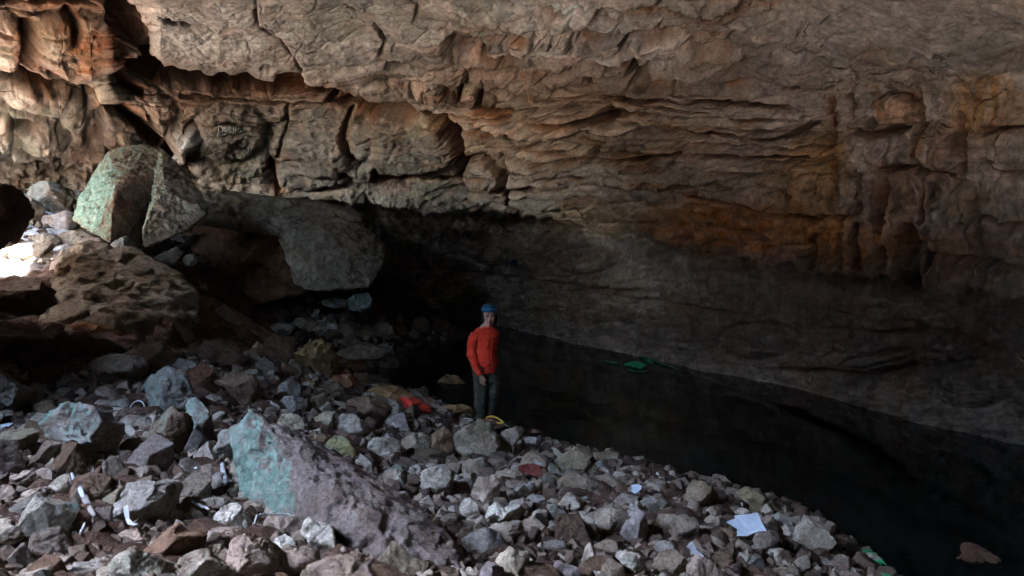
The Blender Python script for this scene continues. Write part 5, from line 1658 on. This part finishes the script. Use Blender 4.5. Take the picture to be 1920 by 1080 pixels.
paper('plastic_strip', [(-10, 798), (4, 794), (24, 792), (18, 798), (2, 803), (-10, 806)], 'pale flat strip at the left edge under the teal rock', PLAST, 7, lift=.16, cat='strip')


def stick(px, rad, label, mat=WOOD, lift=.16, name='dry_stick', cat='stick', wob=1.5):
    pts = []
    Y0 = [floor_hit(u, min(v, 1075))[1] - lift for u, v in px]
    for i in range(len(px) - 1):
        for t in np.linspace(0, 1, 5, endpoint=False):
            u = px[i][0] * (1 - t) + px[i + 1][0] * t
            v = px[i][1] * (1 - t) + px[i + 1][1] * t
            k = i * 5 + t * 5
            pts.append(at(u, v + wob * math.sin(k * 2.1), Y0[i] * (1 - t) + Y0[i + 1] * t))
    pts.append(at(*px[-1], Y0[-1]))
    return tag(rebase(plain(name, *tube(pts, rad, 7), mat)), label, cat)


stick([(1086, 879), (1066, 894), (1050, 903), (1034, 911)], [.014, .020, .018, .012], 'pale dry stick slanting up over the flat brown-grey stone')
stick([(1010, 914), (994, 924), (976, 936)], [.016, .018, .012], 'dark stick lying left of the egg-shaped stone')
stick([(1016, 902), (1050, 918), (1090, 934), (1128, 937)], [.016, .018, .015, .010], 'longest dry stick running right across the brown stones')
stick([(1130, 912), (1112, 922), (1090, 931)], [.008, .011, .009], 'thin dry stick meeting the longest one from the right')
stick([(990, 908), (1012, 903), (1028, 906)], [.018, .022, .014], 'short thick piece of driftwood left of the dry sticks')
stick([(1068, 940), (1076, 905), (1080, 890)], [.007, .009, .006], 'thin twig standing among the dry sticks')
stick([(133, 883), (140, 902), (152, 920), (158, 934)], [.006, .014, .019, .010], 'white bone-like stick rising from the lower left heap', PLAST, .22, cat='stick')
stick([(160, 934), (170, 955), (178, 968)], [.020, .016, .010], 'grey-brown stick continuing below the white bone-like one', WOOD, .2)
stick([(416, 865), (419, 885), (423, 905)], [.014, .016, .013], 'blue-white stick standing against the flat grey stone', PLAST, .28)
stick([(362, 876), (378, 881), (396, 887)], [.006, .006, .004], 'thin pale twig left of the pitted grey cube', WIRE, .2, 'twig', 'twig')
stick([(348, 938), (360, 915), (372, 902)], [.004, .005, .003], 'thin twig leaning up beside the flat grey stone', WOOD, .2, 'twig', 'twig')
stick([(352, 938), (372, 946), (392, 955)], [.007, .008, .006], 'bluish twig lying left of the white crusted stone', WIRE, .2, 'twig', 'twig')
stick([(477, 981), (482, 967), (492, 963), (512, 964), (540, 964), (556, 969), (567, 976)], [.004, .005, .005, .004], 'thin pale wire curved over the pinkish stone', WIRE, .30, 'wire', 'wire')
stick([(-6, 884), (8, 879), (22, 876)], [.004, .005, .004], 'thin pale twig at the left edge above the heap', WIRE, .2, 'twig', 'twig')
stick([(150, 1000), (156, 990), (159, 980)], [.006, .007, .004], 'short pale twig below the green-grey stone', WIRE, .24, 'twig', 'twig')
stick([(1386, 932), (1389, 940), (1392, 948)], [.008, .009, .008], 'short white stick standing behind the white sheet', PLAST, .2, cat='stick')
c0 = near_floor(257, 766, .22)
pts = [c0 + np.array([.062 * math.cos(a), .03 * math.sin(a), .062 * math.sin(a)]) for a in np.linspace(0, 2 * math.pi, 29)]
tag(rebase(plain('wire_hoop', *tube(pts, [.0045] * 3, 6), WIRE)), 'thin pale hoop standing on the flat pale stone', 'hoop')
# painted tops
def slab_patch(name, px, mat, label, Y, cat):
    return paper(name, px, label, mat, 9, lift=0, cat=cat, curl=.006)


# ------------------------------------------------------------------ green glow in the pool painted as flat patches, and shore growth
def on_pool(u, v, z):
    r = ray(u, v)
    return EYE + r * ((z - EYE[2]) / r[2])


def algae(poly, mat, label, seed, z=.02, group=None):  # flat green patches; those out in the pool stand in for a glow
    q = []
    for (a, b) in zip(poly, poly[1:] + poly[:1]):        # a ragged rim
        for t in (0, .33, .67):
            q.append((a[0] * (1 - t) + b[0] * t, a[1] * (1 - t) + b[1] * t))
    rs = np.random.RandomState(seed)
    m = np.mean(q, axis=0)
    poly = [tuple(m + (np.array(p) - m) * rs.uniform(.72, 1.12)) for p in q]
    bm = bmesh.new()
    vs = [bm.verts.new(Vector(on_pool(u, v, z))) for u, v in poly]
    bm.faces.new(vs)
    bmesh.ops.triangulate(bm, faces=bm.faces)
    fine(bm, .06)
    V = np.array([v.co[:] for v in bm.verts])
    for v, q in zip(bm.verts, .016 * fbm(V * 5 + seed, 4, seed, ridge=True)):
        v.co.z += q
    bmesh.ops.solidify(bm, geom=bm.faces[:], thickness=.006)
    me = bpy.data.meshes.new('green_patch')
    bm.to_mesh(me)
    bm.free()
    return tag(rebase(link('green_patch', me, mat)), label, 'algae', group)


algae([(1168, 684), (1178, 678), (1192, 676), (1204, 680), (1213, 687), (1206, 691), (1198, 693), (1186, 688)], GREEN, 'bright green oval patch coloured to stand in for a glow in the dark pool', 1)
algae([(1112, 648), (1132, 650), (1150, 654), (1174, 659), (1150, 657), (1130, 653)], GREEN, 'thin green streak in the pool below the wall foot, leftmost', 2)
algae([(1180, 661), (1210, 669), (1240, 680), (1290, 699), (1262, 691), (1230, 680), (1200, 669)], GREEN2, 'long thin green streak in the pool right of the green oval', 3)
algae([(1130, 676), (1146, 678), (1163, 680), (1158, 682), (1142, 681)], GREEN2, 'faint short green streak left of the green oval', 4)
algae([(1172, 692), (1196, 696), (1222, 695), (1206, 699), (1184, 697)], GREEN2, 'faint green smear just below the green oval', 9)
algae([(1206, 673), (1218, 676), (1226, 682), (1216, 681)], GREEN, 'small green fleck just above right of the green oval', 10)
algae([(1593, 1023), (1600, 1021), (1608, 1030), (1606, 1034), (1598, 1031)], GREEN2, 'small green tuft at the bottom right shore, uppermost', 5, .05)
algae([(1618, 1035), (1624, 1031), (1634, 1034), (1642, 1039), (1652, 1049), (1661, 1058), (1650, 1054), (1640, 1047), (1628, 1044)], GREEN2, 'largest green growth at the bottom right shore', 6, .05)
algae([(1630, 1047), (1642, 1052), (1652, 1060), (1659, 1068), (1648, 1069), (1638, 1059)], GREEN, 'darker green growth below the largest one', 7, .04)
algae([(1648, 1078), (1660, 1074), (1672, 1078), (1674, 1088), (1646, 1090)], GREEN2, 'green growth cut by the bottom edge', 8, .05)


# ------------------------------------------------------------------ writing on the rock
def writing(strokes, rad_px, mat, label):
    V, Fc, b = [], [], 0
    for st in strokes:
        pts = []
        for (a, c) in zip(st[:-1], st[1:]):
            n = max(2, int(math.hypot(c[0] - a[0], c[1] - a[1]) / 1.2))
            for t in np.linspace(0, 1, n, endpoint=False):
                pts.append((a[0] * (1 - t) + c[0] * t, a[1] * (1 - t) + c[1] * t))
        pts.append(st[-1])
        hits = [wall_hit(*p) for p in pts]
        P = [np.array(h[0]) + (EYE - np.array(h[0])) / np.linalg.norm(EYE - np.array(h[0])) * .012 for h in hits if h[0] is not None]
        if len(P) < 2:
            continue
        P = np.array(P)
        Ys = P[:, 1]
        med = np.median(Ys)
        P = np.array([p for p in P if abs(p[1] - med) < 1.2])
        if len(P) < 2:
            continue
        v, f = tube(P, [rad_px * med / F] * 2, 6)
        V += list(v)
        Fc += [tuple(i + b for i in q) for q in f]
        b += len(v)
    o = rebase(plain('graffiti', V, Fc, mat))
    return tag(o, label, 'graffiti')


writing([[(411, 232), (410, 243), (408, 256)], [(411, 235), (417, 239), (418, 246), (410, 251)], [(416, 249), (419.5, 238), (423, 249)], [(417.5, 244), (421.5, 244)], [(422, 237), (425, 248), (428, 237)], [(430, 237), (430, 250)],
         [(430, 238), (434, 240), (430, 243.5), (435, 247), (430, 250)], [(438, 237), (438, 250)], [(442, 237), (442, 250)], [(437, 243.5), (446, 243.5)], [(452, 236), (447, 237), (446.5, 242), (451, 242.5), (452.5, 247), (447, 249)],
         [(454.5, 249), (455.5, 249.5)], [(408, 255), (418, 251.5), (428, 252)]], .95, WHITE_S, 'white scratched name DAVBHS on the grey wall panel')
writing([[(455, 274), (457, 289)], [(455, 274), (460, 277), (457, 281), (463, 285), (457, 289)], [(467, 274), (465, 292)], [(472, 278), (470, 294)], [(465, 283), (471, 284)]], .75, GREY_S, 'faint grey scratched letters BH below the white name')
writing([[(437, 318), (444, 331)], [(444, 318), (436, 333)], [(447, 317), (446, 330)], [(453, 318), (452, 330)], [(447, 324), (452, 324)]], .75, GREY_S, 'faint grey scratched letters XH low on the wall panel')
writing([[(869, 437), (869, 447)], [(869, 437), (875, 437)], [(869, 441), (874, 441)], [(877, 437), (877, 447)], [(877, 437), (883, 437)], [(877, 441), (882, 441)]], .9, PURP_S, 'dark purple letters FF on the recessed wall under the ledge')
writing([[(948, 489), (948, 498)], [(948, 489), (954, 489)], [(948, 493), (953, 493)], [(956, 489), (959, 497), (962, 489)], [(964, 489), (964, 499)], [(964, 489), (969, 490), (968, 493), (964, 494)], [(966, 494), (970, 499)]], 1.1, BLUE_S,
        'blue letters FVR on the recessed wall')
# ------------------------------------------------------------------ camera, sky, sun
def sun_and_sky():
    w = bpy.data.worlds.new('World')
    scene.world = w
    w.use_nodes = True
    nt = w.node_tree
    sky = nt.nodes.new('ShaderNodeTexSky')
    sky.sky_type = 'NISHITA'
    sky.sun_disc = False
    el, az = math.radians(SUN_EL), math.radians(SUN_AZ)      # azimuth from +Y towards +X
    sky.sun_elevation = el
    sky.sun_rotation = az
    sky.altitude = 200
    sky.air_density = 1.0
    sky.dust_density = 1.6
    bg = nt.nodes['Background']
    bg.inputs['Strength'].default_value = SKY
    nt.links.new(sky.outputs[0], bg.inputs[0])
    L = bpy.data.lights.new('sun', 'SUN')
    L.energy = SUN
    L.angle = math.radians(.53)
    L.color = (1.0, .97, .92)
    o = bpy.data.objects.new('sun', L)
    COL.objects.link(o)
    d = Vector((math.sin(az) * math.cos(el), math.cos(az) * math.cos(el), math.sin(el)))
    o.rotation_euler = (-d).to_track_quat('-Z', 'Y').to_euler()
    o.location = d * 60


SUN_EL, SUN_AZ, SUN, SKY = 58.0, -72.0, 5.0, .15
sun_and_sky()
cam = bpy.data.cameras.new('camera')
cam.lens, cam.sensor_width, cam.clip_end, cam.clip_start = 26.0, 36.0, 800.0, .05
co = bpy.data.objects.new('camera', cam)
COL.objects.link(co)
co.location = tuple(EYE)
co.rotation_euler = (math.radians(90) - PITCH, 0, 0)
scene.camera = co
scene.view_settings.view_transform = 'Standard'
scene.view_settings.look = 'None'
scene.view_settings.exposure = EXPOSURE
scene.view_settings.gamma = 1.0
scene.view_settings.use_curve_mapping = False
scene.render.engine = 'CYCLES'
cy = scene.cycles
cy.max_bounces = 6
cy.diffuse_bounces = 1
cy.glossy_bounces = 3
cy.transmission_bounces = 2
cy.caustics_reflective = cy.caustics_refractive = False
cy.use_denoising = True
cy.denoiser = 'OPENIMAGEDENOISE'
cy.sample_clamp_indirect = 4.0
